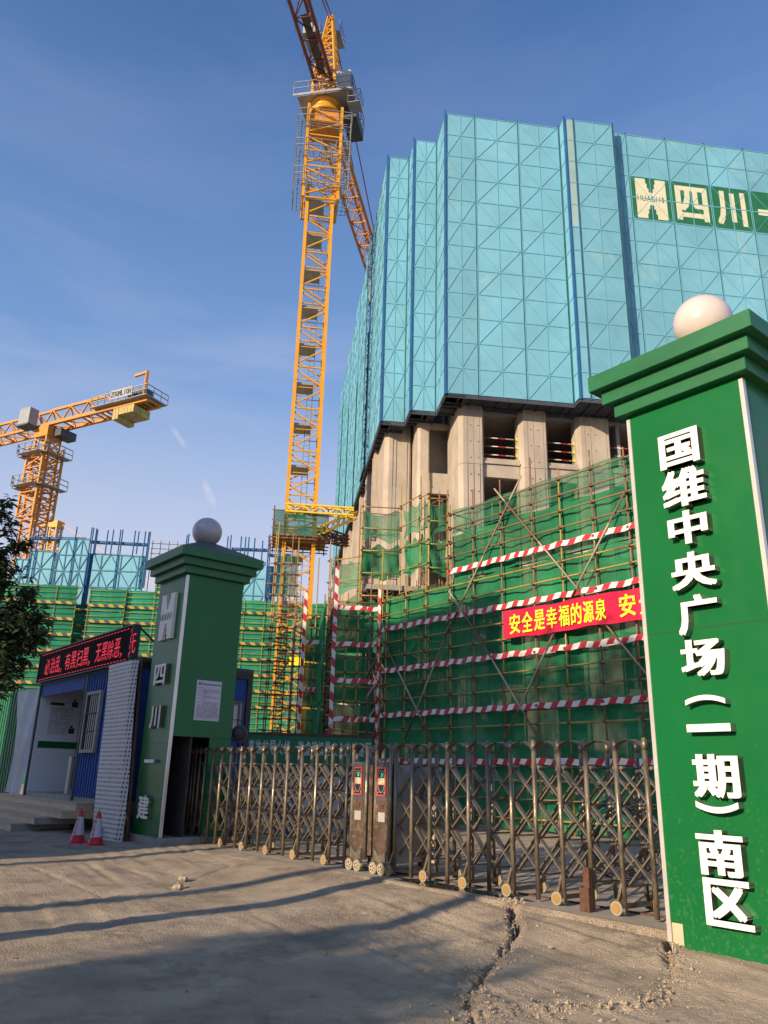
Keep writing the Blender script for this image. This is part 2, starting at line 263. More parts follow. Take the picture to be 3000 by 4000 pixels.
# perforated white sheet with dark slots
def perforated():
    m = M('perforated_sheet', (.56, .54, .53), .5, var=.08); t = m.node_tree; l = t.links.new; b = t.nodes['Principled BSDF']; src = b.inputs['Base Color'].links[0].from_socket
    uvn = N(t, 'ShaderNodeUVMap'); sp = N(t, 'ShaderNodeSeparateXYZ'); l(uvn.outputs[0], sp.inputs[0]); o = []
    for i, (per, hw) in enumerate(((.085, .30), (.095, .24))):
        a = N(t, 'ShaderNodeMath', operation='DIVIDE'); a.inputs[1].default_value = per; l(sp.outputs[i], a.inputs[0]); f = N(t, 'ShaderNodeMath', operation='FRACT'); l(a.outputs[0], f.inputs[0])
        g = N(t, 'ShaderNodeMath', operation='LESS_THAN'); g.inputs[1].default_value = hw*1.6 if i == 0 else .42; l(f.outputs[0], g.inputs[0]); o.append(g)
    mm = N(t, 'ShaderNodeMath', operation='MULTIPLY'); l(o[0].outputs[0], mm.inputs[0]); l(o[1].outputs[0], mm.inputs[1])
    mc = N(t, 'ShaderNodeMix', data_type='RGBA'); l(mm.outputs[0], mc.inputs['Factor']); l(src, mc.inputs['A']); mc.inputs['B'].default_value = (.03, .03, .035, 1); l(mc.outputs['Result'], b.inputs['Base Color']); return m
mPerf = perforated()
# ------------------------------------------------------------------ glyphs
_tc = {}
def glyph_mesh(ch, bold=.018, ext=0.):
    key = ch
    if key in _tc: return _tc[key]
    c = bpy.data.curves.new('t', 'FONT'); c.body = ch; c.resolution_u = 3; c.extrude = .5; c.fill_mode = 'BOTH'
    o = bpy.data.objects.new('t', c); scene.collection.objects.link(o); bpy.context.view_layer.update()
    me = bpy.data.meshes.new_from_object(o.evaluated_get(bpy.context.evaluated_depsgraph_get()))
    v = np.array([tuple(x.co) for x in me.vertices]); f = [tuple(p.vertices) for p in me.polygons]
    bpy.data.objects.remove(o); bpy.data.curves.remove(c); bpy.data.meshes.remove(me)
    lo_, hi_ = v.min(0), v.max(0)
    v[:, 0] = (v[:, 0] - lo_[0]) / (hi_[0] - lo_[0]); v[:, 1] = (v[:, 1] - lo_[1]) / (hi_[1] - lo_[1])
    _tc[key] = (v, f); return v, f
def glyph(mb, ch, F, a0, a1, z0, z1, b0, b1, bold=.018, skew=0.):
    v, f = glyph_mesh(ch, bold)
    k = bold * 1.15; sg = 1 if b1 > b0 else -1
    cp = [(0, 0), (-k, k*.6), (k, -k*.6), (-k, -k*.6), (k, k*.6)] if bold > .012 else [(0, 0)]
    sx, sy = (1 - 2*k, 1 - 1.2*k) if len(cp) > 1 else (1, 1)
    for i, (dx, dy) in enumerate(cp):
        e = .0007*i*sg
        mb.add([F.p(a0 + (a1-a0)*(.5 + (x-.5)*sx + dx), (b0 + e) if z > 0 else b1 - e, z0 + (z1-z0)*(.5 + (y-.5)*sy + dy)) for x, y, z in v], f)
def textline(mb, s, F, a0, z0, h, b0, b1, pitch=1.08, bold=.01, wd=None):
    a = a0
    for ch in s:
        wch = (wd or h)
        if ch == '一': glyph(mb, ch, F, a, a + wch, z0 + h*.45, z0 + h*.57, b0, b1, bold)
        elif ch in '。，': glyph(mb, ch, F, a, a + wch*.25, z0, z0 + h*.22, b0, b1, bold)
        elif ch not in ' 　': glyph(mb, ch, F, a, a + wch, z0, z0 + h, b0, b1, bold)
        a += wch * pitch
    return a
def H_logo(mb, mt, F, a0, a1, z0, z1, b0, b1, tb):
    W = a1 - a0; Hh = z1 - z0; P = lambda x, y: (a0 + W*x, z0 + Hh*y)
    def boxr(x0, x1, y0, y1): mb.box(F, a0 + W*x0, a0 + W*x1, b0, b1, z0 + Hh*y0, z0 + Hh*y1)
    for y0, y1, g0, g1 in ((0, .12, .34, .66), (.12, .24, .38, .62), (.24, .34, .43, .57), (.36+.3, .76, .43, .57), (.76, .88, .38, .62), (.88, 1., .34, .66)):
        boxr(0, g0, y0, y1); boxr(g1, 1, y0, y1)
    boxr(0, 1, .34, .66)
    n = 6; s = 'HUASHI'
    for i, ch in enumerate(s):
        x0 = .04 + i*.92/n
        if ch == 'I': glyph(mt, ch, F, a0 + W*(x0+.05), a0 + W*(x0+.09), z0 + Hh*.43, z0 + Hh*.57, b0 - tb, b0 + .002, .0)
        else: glyph(mt, ch, F, a0 + W*x0, a0 + W*(x0 + .92/n*.8), z0 + Hh*.43, z0 + Hh*.57, b0 - tb, b0 + .002, .0)
# ------------------------------------------------------------------ value noise for terrain
def vnoise(x, y, sc, seed=0):
    g = np.random.default_rng(seed).random((257, 257)); X = x*sc; Y = y*sc; xi = np.floor(X).astype(int); yi = np.floor(Y).astype(int); fx = X - xi; fy = Y - yi
    fx = fx*fx*(3-2*fx); fy = fy*fy*(3-2*fy); a = g[xi % 256, yi % 256]; b = g[(xi+1) % 256, yi % 256]; c = g[xi % 256, (yi+1) % 256]; d = g[(xi+1) % 256, (yi+1) % 256]
    return (a*(1-fx) + b*fx)*(1-fy) + (c*(1-fx) + d*fx)*fy - .5
def fbm(x, y, sc, seed=0, o=4):
    r = 0; a = 1.
    for i in range(o): r = r + a*vnoise(x + i*7.3, y + i*3.1, sc, seed + i); a *= .5; sc *= 2.1
    return r
# ------------------------------------------------------------------ frames
GB = 141.3                                   # bearing of the gate line going right / nearer
FG = Frame((3.11, 9.57, 0), GB)              # a: right along the gate (posts have a <= 0), b: into the site
FB = Frame((3.1, 37.9, 0), 82.6)             # tower frame: a right, b back
PR = FG.O + np.array([-.14, -.75, 0])        # front left corner of the right pillar
FPR = Frame(PR, GB); FPL = Frame((-4.43, 17.49, 0), GB)   # left pillar: origin at its front right corner
# ------------------------------------------------------------------ ground
def lines(segs):
    o = [segs[0][0]]
    for a, b, st in segs:
        n = max(1, int(round((b-a)/st))); o += [a + (b-a)*i/n for i in range(1, n+1)]
    return np.array(o)
def seg_dist(x, y, pts):
    best = np.full(x.shape, 1e9)
    for (ax, ay), (bx, by) in zip(pts[:-1], pts[1:]):
        dx, dy = bx-ax, by-ay; t = np.clip(((x-ax)*dx + (y-ay)*dy)/(dx*dx+dy*dy), 0, 1); best = np.minimum(best, np.hypot(x-ax-t*dx, y-ay-t*dy))
    return best
def inpoly(x, y, pts):
    r = np.zeros(x.shape, bool); n = len(pts)
    for i in range(n):
        (x0, y0), (x1, y1) = pts[i], pts[(i+1) % n]; c = ((y0 > y) != (y1 > y)) & (x < (x1-x0)*(y-y0)/((y1-y0) + 1e-12) + x0); r ^= c
    return r
def z10(x, y): return (1300 + x*.904, 3200 + y*.904)
crackA = [G(*z10(*p), -.12)[:2] for p in ((230, 275), (380, 300), (560, 360), (740, 385), (775, 400), (765, 430), (790, 465), (760, 510), (720, 550), (650, 610), (600, 680), (590, 720), (610, 790), (650, 880))]
crackB = [G(*z10(*p), -.18)[:2] for p in ((1440, 505), (1475, 590), (1485, 640), (1460, 700), (1400, 740), (1330, 770), (1200, 778), (1000, 778), (850, 797), (640, 808))]
kerbL = [FG.p(a, -.36, 0)[:2] for a in (.45, -2.2, -3.2)]
mound = crackA[3:13] + crackB[::-1] + kerbL[:2]
leftcr = [G(*p, -.06)[:2] for p in ((130, 3385), (300, 3440), (420, 3480), (700, 3452), (720, 3430), (860, 3395), (960, 3372), (820, 3350), (700, 3335))]
leftcr2 = [G(*p, -.06)[:2] for p in ((450, 3372), (560, 3400), (700, 3455))]
xs = lines([(-900, -60, 120), (-60, -12, 4), (-12, -7, .25), (-7, -.6, .045), (-.6, 4.3, .02), (4.3, 12, .3), (12, 60, 4), (60, 900, 120)])
ys = lines([(-300, -20, 40), (-20, 3, 1.5), (3, 5.4, .1), (5.4, 10.2, .02), (10.2, 19, .045), (19, 60, .6), (60, 1500, 90)])
gx, gy = np.meshgrid(xs, ys)
def ground_h(x, y):
    dx, dy = x - FG.O[0], y - FG.O[1]; a = dx*FG.ex[0] + dy*FG.ex[1]; b = dx*FG.ey[0] + dy*FG.ey[1]
    s = np.clip((-a)/9., 0, 1); road = -.25 + .17*s
    t = np.clip((-.36 - b)/(1.5 + 1.2*s), 0, 1); t = t*t*(3-2*t)
    drop = np.where(b < -.36, -.085*(1-s)**2, 0)
    h = drop + (road - drop)*t
    h = np.where(b < -.36, h, 0)
    near = (x > -9) & (x < 5) & (y > 4) & (y < 21) & (b < -.36)
    inm = inpoly(x, y, mound) & (b < -.36)
    dA = np.abs(seg_dist(x, y, crackA) + .07*fbm(x, y, 6, 3) + .035*fbm(x, y, 22, 13, 2)); dB = np.abs(seg_dist(x, y, crackB) + .08*fbm(x, y, 7, 5) + .03*fbm(x, y, 24, 15, 2))
    dm = np.minimum(seg_dist(x, y, crackA[3:13]), dB)
    hm = np.maximum(h, road + .055) + .0
    hm = road*1.0 + (hm - road) * np.clip(dm/.12, .35, 1)
    h = np.where(inm, hm, h)
    cr = np.exp(-(dA/.03)**2)*.10*(1 + 1.2*vnoise(x, y, 7, 9)); h = h - cr*near
    rough = np.exp(-(np.minimum(dA, dB)/.07)**2); h = h + near*rough*.06*np.maximum(0, vnoise(x, y, 30, 8) + .12)
    cl = np.exp(-(np.minimum(seg_dist(x, y, leftcr), seg_dist(x, y, leftcr2))/.04)**2); h = h - .035*cl*near*(.6 + vnoise(x, y, 5, 4)*1.5)
    u = x*.50 - y*.866; v = x*.866 + y*.50
    st = vnoise(u*.22, v*7.0, 1.3, 12)*np.clip(vnoise(x, y, .5, 21)*4 + .6, 0, 1); h = h + near*.030*st
    h = h + near*(.030*fbm(x, y, .55, 30, 3) + .018*fbm(x, y, 4, 33, 4)*np.clip(.55 + fbm(x, y, .8, 44, 2)*1.4, 0.1, 1))
    h = h + near*(.009*vnoise(x, y, 14, 60) + .011*vnoise(x, y, 31, 61))*np.clip(.6 + fbm(x, y, 1.1, 64, 2)*1.8, .25, 1.4)
    for (qx, qy, r_, d_) in ((1.0, 6.4, .10, .035), (.55, 6.9, .13, .03), (.75, 7.9, .10, .03), (-.2, 7.2, .16, .02), (1.35, 6.0, .07, .03), (-.9, 7.8, .2, .02)):
        h = h - d_*np.exp(-(np.hypot(x-qx, y-qy)/r_)**2)
    yard = (b > .9) & (x > -9) & (x < 9) & (y < 30)
    h = h + yard*.01*fbm(x, y, .6, 50, 3)
    return h
gz = ground_h(gx, gy)
nx, ny = len(xs), len(ys)
gv = np.stack([gx, gy, gz], -1).reshape(-1, 3)
idx = np.arange(nx*ny).reshape(ny, nx); gf = np.stack([idx[:-1, :-1], idx[:-1, 1:], idx[1:, 1:], idx[1:, :-1]], -1).reshape(-1, 4)
me = bpy.data.meshes.new('ground'); me.from_pydata(gv.tolist(), [], gf.tolist()); me.update()
me.polygons.foreach_set('use_smooth', [True]*len(me.polygons))
mG = M('dusty_concrete_ground', (.43, .34, .245), .92, var=.24, scale=1.1, bump=.03, bscale=48, dirt_or_sheen=(.22, .18, .135), dscale=1.4, dth=.50, dsoft=.2, spec=.25)
t_ = mG.node_tree; bpn = [n for n in t_.nodes if n.type == 'BUMP'][0]; c_ = [n for n in t_.nodes if n.type == 'TEX_COORD'][0]
mp1 = N(t_, 'ShaderNodeMapping'); mp1.inputs['Rotation'].default_value = (0, 0, R(60)); t_.links.new(c_.outputs['Object'], mp1.inputs[0]); mp2 = N(t_, 'ShaderNodeMapping'); mp2.inputs['Scale'].default_value = (.45, 8, 1); t_.links.new(mp1.outputs[0], mp2.inputs[0])
n5 = N(t_, 'ShaderNodeTexNoise', Scale=2.2, Detail=5); t_.links.new(mp2.outputs[0], n5.inputs['Vector']); b5 = N(t_, 'ShaderNodeBump', Strength=.6, Distance=.014); t_.links.new(n5.outputs['Fac'], b5.inputs['Height']); t_.links.new(b5.outputs[0], bpn.inputs['Normal'])
me.materials.append(mG); go = bpy.data.objects.new('ground', me); scene.collection.objects.link(go); go['kind'] = 'structure'
# gate track slab: a real cast strip under the gate with a broken front edge
mb = MB(); mb.sheet(lambda u, v: FG.p(.42 - 13.6*u, -.33 + 1.35*v, .004), 40, 3, False); mTrack = M('track_concrete', (.35, .30, .24), .8, var=.12, scale=3, bump=.004, bscale=60)
tk = mb.build('track', mTrack); tk['kind'] = 'structure'
mb = MB(); mb.box(FG, -12.5, .4, .30, .34, .005, .022); tag(mb.build('guide_rail', mRust2, root=tuple(FG.p(-6, .32, 0))), 'rusty steel guide rail set in the concrete under the gate', 'rail')
mb = MB(); n = 56; cxy = FG.p(-3.2, -.09, .01); pts = []
for i in range(n):
    an = 2*math.pi*i/n; rr = 1 + .16*math.sin(3*an+1) + .1*math.sin(7*an) + .06*math.sin(11*an+2)
    q = cxy + FG.ex*math.cos(an)*1.25*rr + FG.ey*math.sin(an)*.19*rr; pts.append((q[0], q[1]))
mb.v = [(x, y, .009) for x, y in pts]; mb.f = [tuple(range(n))]; mb.mi = [0]; mb.sm = [False]
pw = mb.build('puddle', mWater); pw['kind'] = 'structure'
# ------------------------------------------------------------------ gate pillars
def pillar(F, side, zb, label, globe_mat, W=1.45, ZT=5.71):
    # F origin: front edge corner next to the gate; body spans a in [a0, a1], b in [0, W]
    a0, a1 = (0, W) if side > 0 else (-W, 0)
    c = F.p((a0+a1)/2, W/2, 0); root = thing('gate_pillar', (c[0], c[1], zb), label, 'gate pillar')
    mb = MB()
    if side > 0:
        mb.prism(F, [(a0+.16, zb-.25), (a1, zb-.35), (a1, ZT), (a0, ZT), (a0, zb+.18), (a0+.16, zb+.18)], 0, .04)
        mb.box(F, a0, a0+.04, .04, W, zb, ZT); mb.box(F, a1-.04, a1, .04, W, zb-.25, ZT); mb.box(F, a0+.04, a1-.04, W-.04, W, zb-.25, ZT)
    else:
        mb.box(F, a0, a1, 0, .03, zb, 2.0); mb.box(F, a0, a1, 0, .03, 2.004, ZT)
        mb.box(F, a1-.03, a1, .03, W, 2.15, ZT); mb.box(F, a1-.03, a1, .93, W, zb, 2.146); mb.box(F, a0, a0+.03, .03, W, zb, ZT); mb.box(F, a0+.03, a1-.03, W-.03, W, zb, ZT)
    mb.build('cladding', mGreen, root)
    if side > 0:                              # thin panel joint and cream plinth corner
        mb = MB(); mb.box(F, a0+.012, a0+.155, .012, .3, zb-.14, zb+.176); mb.build('plinth_tile', mCream, root)
    else:
        mb = MB(); mb.box(F, a0-.12, a1+.06, -.06, W, zb-.3, zb-.004); mb.build('plinth', mConc2, root)
        mb = MB(); mb.box(F, a0+.05, a1-.05, .5, .54, zb, 2.2); mb.build('niche_shade_sheet', mDark, root)  # near-black sheet stands in for the shade inside the hollow pillar
    for aa in ((a0, a1) if side > 0 else (a1,)):
        mb = MB(); s_ = 1 if aa == a0 else -1
        mb.box(F, aa - (.012 if s_ > 0 else .035), aa + (.035 if s_ > 0 else .012), -.012, .0, zb+.0, ZT-.04); mb.box(F, aa - (.012 if s_ > 0 else 0), aa + (.0 if s_ > 0 else .012), 0, .05, zb+.0, ZT-.04)
        mb.build('corner_trim', mTrim, root)
    for (z0, z1, ov) in ((ZT, ZT+.17, .11), (ZT+.172, ZT+.35, .21), (ZT+.352, ZT+.56, .32)):
        mb = MB(); mb.box(F, a0-ov, a1+ov, -ov, W+ov, z0, z1)
        o = mb.build('cornice', mGreenCap, root); bv = o.modifiers.new('b', 'BEVEL'); bv.width = .006; bv.segments = 1
    ov = .30; zt = ZT+.56; mb = MB()
    v = [F.p(a0-ov, -ov, zt), F.p(a1+ov, -ov, zt), F.p(a1+ov, W+ov, zt), F.p(a0-ov, W+ov, zt), F.p((a0+a1)/2-.2, W/2-.2, zt+.42), F.p((a0+a1)/2+.2, W/2-.2, zt+.42), F.p((a0+a1)/2+.2, W/2+.2, zt+.42), F.p((a0+a1)/2-.2, W/2+.2, zt+.42)]
    mb.add(v, [(0, 1, 5, 4), (1, 2, 6, 5), (2, 3, 7, 6), (3, 0, 4, 7), (4, 5, 6, 7)]); mb.build('roof', mGreyD if side < 0 else mGreenCap, root)
    mb = MB(); r = .36; k = 24; mb.lathe((c[0], c[1], zt+.42+r*.86), [(r*math.sin(math.pi*i/k), -r*math.cos(math.pi*i/k)) for i in range(k+1)], 40); mb.build('globe', globe_mat, root); mb = MB(); mb.lathe((c[0], c[1], zt+.42), [(.16, -.01), (.17, 0), (.17, .05), (.14, .075)], 28); mb.build('lamp_collar', mGreyD, root)
    return root
pR = pillar(FPR, 1, -.05, 'sunlit green gate pillar with long white sign characters and pale globe on top', mLamp)
pL = pillar(FPL, -1, .13, 'shaded green gate pillar with white notice plate and grey globe', mLampD)
def box_px(F, x0, x1, y0, y1, b=0.):         # pixel bounds -> a0,a1,z0,z1
    ym = (y0+y1)/2; xm = (x0+x1)/2; a0, _ = F.px(x0, ym, b); a1, _ = F.px(x1, ym, b); _, zt = F.px(xm, y0, b); _, zb = F.px(xm, y1, b); return a0, a1, zb, zt
Z11 = lambda x0, x1, y0, y1: (2300+x0*.5878, 2300+x1*.5878, 1600+y0*.5878, 1600+y1*.5878)
Z12 = lambda x0, x1, y0, y1: (2300+x0*.5878, 2300+x1*.5878, 2700+y0*.5878, 2700+y1*.5878)
DEP = .11
def letter(ch, F, bx, dep, root, bold=.03):
    a0, a1, z0, z1 = bx; mb = MB(); mb.cur = 0
    if ch == '一': mb.box(F, a0, a1, -dep, -.004, z0, z1)
    elif ch in '︵︶':
        s_ = 1 if ch == '︵' else -1; k = 10; th = (z1-z0)*.52
        def zz(t): return (z0 + (z1-z0-th)*(1-(2*t-1)**2)) if s_ > 0 else (z1 - th - (z1-z0-th)*(1-(2*t-1)**2))
        for i in range(k):
            t0, t1 = i/k, (i+1)/k; A0, A1 = a0+(a1-a0)*t0, a0+(a1-a0)*t1; mb.prism(F, [(A0, zz(t0)), (A1, zz(t1)), (A1, zz(t1)+th), (A0, zz(t0)+th)], -dep, -.004)
    else: glyph(mb, ch, F, a0, a1, z0, z1, -dep, -.004, bold)
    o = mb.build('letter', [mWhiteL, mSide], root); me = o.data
    for p in me.polygons:
        if abs(p.normal.dot(Vector(F.ey))) < .7: p.material_index = 1
    return o
mSide = M('letter_side_steel', (.30, .31, .25), .35, .6, var=.1)
RL = [('国', Z11(463, 731, 140, 372)), ('维', Z11(483, 777, 385, 640)), ('中', Z11(523, 790, 665, 890)), ('央', Z11(543, 845, 940, 1185)), ('广', Z11(588, 860, 1225, 1490)), ('场', Z11(608, 905, 1520, 1770)), ('︵', Z11(638, 905, 1895, 1960)), ('一', Z11(650, 942, 2088, 2140)), ('期', Z12(690, 1000, 418, 710)), ('︶', Z12(712, 995, 733, 812)), ('南', Z12(718, 1030, 925, 1230)), ('区', Z12(770, 1085, 1255, 1575))]
for ch, bx in RL:
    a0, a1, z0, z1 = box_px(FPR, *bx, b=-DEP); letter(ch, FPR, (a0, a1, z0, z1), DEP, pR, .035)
mb = MB(); mb.box(FPR, .03, 1.42, -.0035, .0, 3.02, 3.026); mb.build('panel_seam', mDark, pR)
Z3 = lambda x0, x1, y0, y1: (x0*.5425, x1*.5425, 2300+y0*.5425, 2300+y1*.5425)
for ch, bx in (('四', Z3(1110, 1188, 545, 690)), ('川', Z3(1080, 1150, 842, 1005)), ('一', Z3(1038, 1108, 1228, 1252)), ('建', Z3(990, 1068, 1485, 1660))):
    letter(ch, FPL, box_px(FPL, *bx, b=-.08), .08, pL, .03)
mb = MB(); mt = MB(); a0, a1, z0, z1 = box_px(FPL, *Z3(1155, 1243, 60, 345), b=-.08); H_logo(mb, mt, FPL, a0, a1, z0-.05, z1+.05, -.08, -.004, .006)
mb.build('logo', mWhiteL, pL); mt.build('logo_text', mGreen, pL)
# notice plate on the gate-side face of the left pillar
FN = Frame(FPL.p(0, 0, 0), GB-90)            # a: into the site along the side face, b: to the left (into the pillar)
q = [FN.px(*p) for p in ((770, 2655), (866, 2667), (850, 2821), (752, 2812))]
a0, a1 = q[0][0], q[1][0]; z1, z0 = q[0][1], q[3][1]
mb = MB(); mb.box(FN, a0, a1, -.012, -.002, z0, z1); pl = mb.build('notice_plate', mConeW, pL)
mt = MB(); Wd = a1-a0; Hn = z1-z0
glyph(mt, 'H', FN, a0+Wd*.08, a0+Wd*.18, z1-Hn*.13, z1-Hn*.04, -.016, -.013, .04)
textline(mt, '建筑施工现场环保卫生公示牌', FN, a0+Wd*.22, z1-Hn*.115, Wd*.052, -.016, -.013, 1.12, .02)
rr = random.Random(3)
for i in range(26):
    z_ = z1 - Hn*(.20 + i*.029); x_ = a0 + Wd*(.08 if i % 3 == 0 or i > 15 else .30)
    while x_ < a1 - Wd*.1:
        l_ = Wd*rr.uniform(.03, .14); mt.box(FN, x_, min(x_+l_, a1-Wd*.06), -.0145, -.013, z_, z_+Hn*.009); x_ += l_ + Wd*rr.uniform(.012, .05)
        if rr.random() < .15 and i < 16: break
mt.build('print', mTextG, pl)
# ------------------------------------------------------------------ folding gates
HG = 1.93
def gate(ss, label, loc_s):
    c = FG.p(-loc_s, .3, 0); root = thing('folding_gate', c, label, 'gate')
    for i, s in enumerate(ss):
        for b in (0., .62):
            mb = MB(); a = -s + (.0 if b == 0 else -.12)
            mb.tube(FG.p(a, b, .03), FG.p(a, b, HG-.12), .030, 12); mb.tube(FG.p(a, b, HG-.12), FG.p(a, b, HG), .034, 12); mb.tube(FG.p(a, b, HG), FG.p(a, b, HG+.02), .032, 12, .02)
            mb.build('post', mSteel, root)
        if i % 2 == 1 or len(ss) - 1 == i:
            for b in (0., .62):
                mb = MB(); A = -s - .05; bb = b - .06 if b == 0 else b + .02
                mb.cur = 0; mb.tube(FG.p(A-.03, bb, .085), FG.p(A-.03, bb+.035, .085), .078, 20)
                mb.cur = 1; mb.tube(FG.p(A-.03, bb-.008, .085), FG.p(A-.03, bb, .085), .052, 16)
                mb.cur = 2
                for k in range(7):
                    t0, t1 = math.pi*(.95*k/7 - .1), math.pi*(.95*(k+1)/7 - .1)
                    mb.bar(FG.p(A-.03 + .092*math.cos(t0), bb+.018, .085+.092*math.sin(t0)), FG.p(A-.03 + .092*math.cos(t1), bb+.018, .085+.092*math.sin(t1)), .05, .008)
                mb.bar(FG.p(A-.0, bb+.02, .16), FG.p(-s-.005, b, .36), .05, .03, tuple(FG.ex))
                mb.build('wheel', [mConeW2, mAmber, mSteel], root)
            mb = MB(); mb.box(FG, -s-.08, -s-.045, .02, .60, .07, .12); mb.build('base_beam', mSteelB, root)
    for i in range(len(ss)-1):
        s0, s1 = ss[i], ss[i+1]
        mb = MB(); k = 10                   # arched cover strip
        def arc(u, v): 
            return FG.p(-(s0 + (s1-s0)*u), -.035 + .10*v, HG - .10 + .095*math.sin(math.pi*u)**.8 + .015*v)
        mb.sheet(arc, k, 1, True); mb.sheet(lambda u, v: arc(1-u, v) - np.array([0, 0, .012]), k, 1, True); mb.build('arch_strip', mSteelB, root)
        mb = MB(); zs = [.31, .745, 1.18, 1.61]; hb = .0
        for (d0, d1) in ((.07, .10), (.50, .53)):
            for k in range(3):
                z0, z1 = zs[k], zs[k+1]; lo_ = .03
                mb.bar(FG.p(-s0, d0, z0), FG.p(-s1, d0, z1), .016, .060, tuple(FG.ey)); mb.bar(FG.p(-s0, d1, z1), FG.p(-s1, d1, z0), .016, .060, tuple(FG.ey))
            # pins and half lattice overlap
            for z in zs[:]: mb.tube(FG.p(-s0, 0, z), FG.p(-s0, .62, z), .012, 6)
        for z in (1.61,):
            for aa in (-s0 - .05, -s0 + .05): mb.tube(FG.p(aa, .02, z), FG.p(aa, .11, z), .022, 8)
        mb.build('scissor_lattice', mSteelB, root)
    return root
mConeW2 = M('wheel_tyre', (.30, .26, .19), .6, var=.1, dirt_or_sheen=(.22, .18, .14), dscale=20)
mAmber = M('wheel_hub', (.36, .19, .04), .5, var=.2, dirt_or_sheen=(.25, .2, .14), dscale=20, dth=.5)
SR = [0, .41, .85, 1.27, 1.68, 2.09, 2.52, 2.9, 3.33, 3.71, 4.11, 4.5]
SL = [5.78, 6.22, 6.7, 7.18, 7.66, 8.11, 8.56, 9.01, 9.43, 9.86, 10.27, 10.66, 11.0, 11.25, 11.45, 11.6, 11.75]
gR = gate(SR, 'right half of the dusty stainless steel folding gate, beside the sunlit pillar', 2.2)
gL = gate(SL, 'left half of the stainless steel folding gate, ending in the shaded pillar', 8.5)
def head(s0, s1, root, lit):
    hz = MB(); A0, A1 = -s1, -s0
    hz.box(FG, A0+.05, A1-.05, -.02, .66, .20, 1.64); hz.build('cabinet', mRust, root)
    m2 = MB(); m2.box(FG, A0+.05, A1-.05, -.026, -.021, 1.07, 1.66); m2.build('top_plate', mGreyD, root)
    for A in (A0+.02, A1-.02):
        for b in (0, .64):
            p_ = MB(); p_.tube(FG.p(A, b, .2), FG.p(A, b, HG), .032, 12); p_.tube(FG.p(A, b, HG), FG.p(A, b, HG+.02), .036, 12, .02); p_.build('post', mSteel, root)
    ar = MB(); ar.sheet(lambda u, v: FG.p(A0 + (A1-A0)*u, -.04 + .16*v, HG-.12 + .13*math.sin(math.pi*u)**.75), 10, 1); ar.build('arch_strip', mSteelB, root)
    am = (A0+A1)/2; d = MB()
    d.cur = 0; w_, h0, h1 = .115, 1.14, 1.58
    for a_, b_, c_, e_ in ((am-w_, am+w_, h1-.025, h1), (am-w_, am+w_, h0, h0+.025), (am-w_, am-w_+.022, h0+.025, h1-.025), (am+w_-.022, am+w_, h0+.025, h1-.025)): d.box(FG, a_, b_, -.05, -.027, c_, e_)
    d.cur = 1; d.box(FG, am-w_+.022, am+w_-.022, -.036, -.027, h0+.025, h1-.025)
    dd = d.build('display', [mOrange, mBlack], root)
    e = MB(); n = 28; zc = (h0+h1)/2
    ring = [(am + .085*math.cos(2*math.pi*i/n), zc + .165*math.sin(2*math.pi*i/n)) for i in range(n)]
    for i in range(n): e.bar(FG.p(ring[i][0], -.042, ring[i][1]), FG.p(ring[(i+1) % n][0], -.042, ring[(i+1) % n][1]), .012, .012)
    for i, j in ((-1, -1), (-1, 1), (1, -1), (1, 1)): e.tube(FG.p(am+i*.078, -.046, zc+j*.165), FG.p(am+i*.078, -.037, zc+j*.165), .014, 10)
    e.build('screen_rim', mGrey, dd)
    e = MB(); e.box(FG, am-.08, am+.08, -.045, -.037, zc-.045, zc+.055); e.build('pale_band', mSand, dd)
    e = MB(); rr = random.Random(int(s0*10))
    for k in range(16): a_ = am + (-.06 + .045*rr.random()) if lit == 0 else am + (.0 + .08*rr.random()); z_ = zc - .055 + .03*rr.random(); e.box(FG, a_, a_+.006, -.05, -.046, z_, z_+.006)
    e.build('led_dots', mLedR, dd)
    e = MB(); glyph(e, '3' if lit else '5', FG, am-.02, am+.02, zc+.075, zc+.13, -.042, -.038, 0); e.build('digit', mLedG, dd)
    e = MB(); e.box(FG, am-.045, am+.045, -.03, -.021, .96, 1.02); e.build('name_plate', mRust2, root)
    e = MB(); e.box(FG, am-.085, am+.085, -.027, -.021, .76, .90); e.build('blank_label', mPlaster, root)
    e = MB(); e.prism(FG, [(am-.14, .13), (am+.14, .13), (am+.14, .34), (am+.05, .28), (am-.03, .27), (am-.14, .38)], -.05, -.021); e.build('skirt', mSteelB, root)
    for A in (A0+.1, A1-.1):
        wv = MB(); wv.cur = 0; wv.tube(FG.p(A, -.10, .09), FG.p(A, -.055, .09), .088, 20); wv.cur = 1; wv.tube(FG.p(A, -.108, .09), FG.p(A, -.10, .09), .062, 16)
        wv.cur = 2
        for k in range(5): an = 2*math.pi*k/5; c1 = FG.p(A+.036*math.cos(an), -.109, .09+.036*math.sin(an)); wv.tube(c1, c1 - FG.ey*.003, .013, 8)
        wv.cur = 3
        for k in range(7):
            t0, t1 = math.pi*k/7, math.pi*(k+1)/7; wv.bar(FG.p(A+.1*math.cos(t0), -.075, .09+.1*math.sin(t0)), FG.p(A+.1*math.cos(t1), -.075, .09+.1*math.sin(t1)), .06, .008)
        wv.build('wheel', [mConeW2, mAmberD, mBlack, mSteel], root)
mOrange = M('orange_frame', (.50, .06, .03), .45, var=.08); mSand = M('sand_band', (.5, .42, .3), .5, var=.05); mAmberD = M('dull_hub', (.40, .33, .22), .5)
head(4.61, 5.01, gR, 1); head(5.22, 5.63, gL, 0)
mb = MB(); mb.box(FG, -5.16, -5.07, -.015, .02, .25, 1.62); mb.build('meeting_plate', mRust, gL)
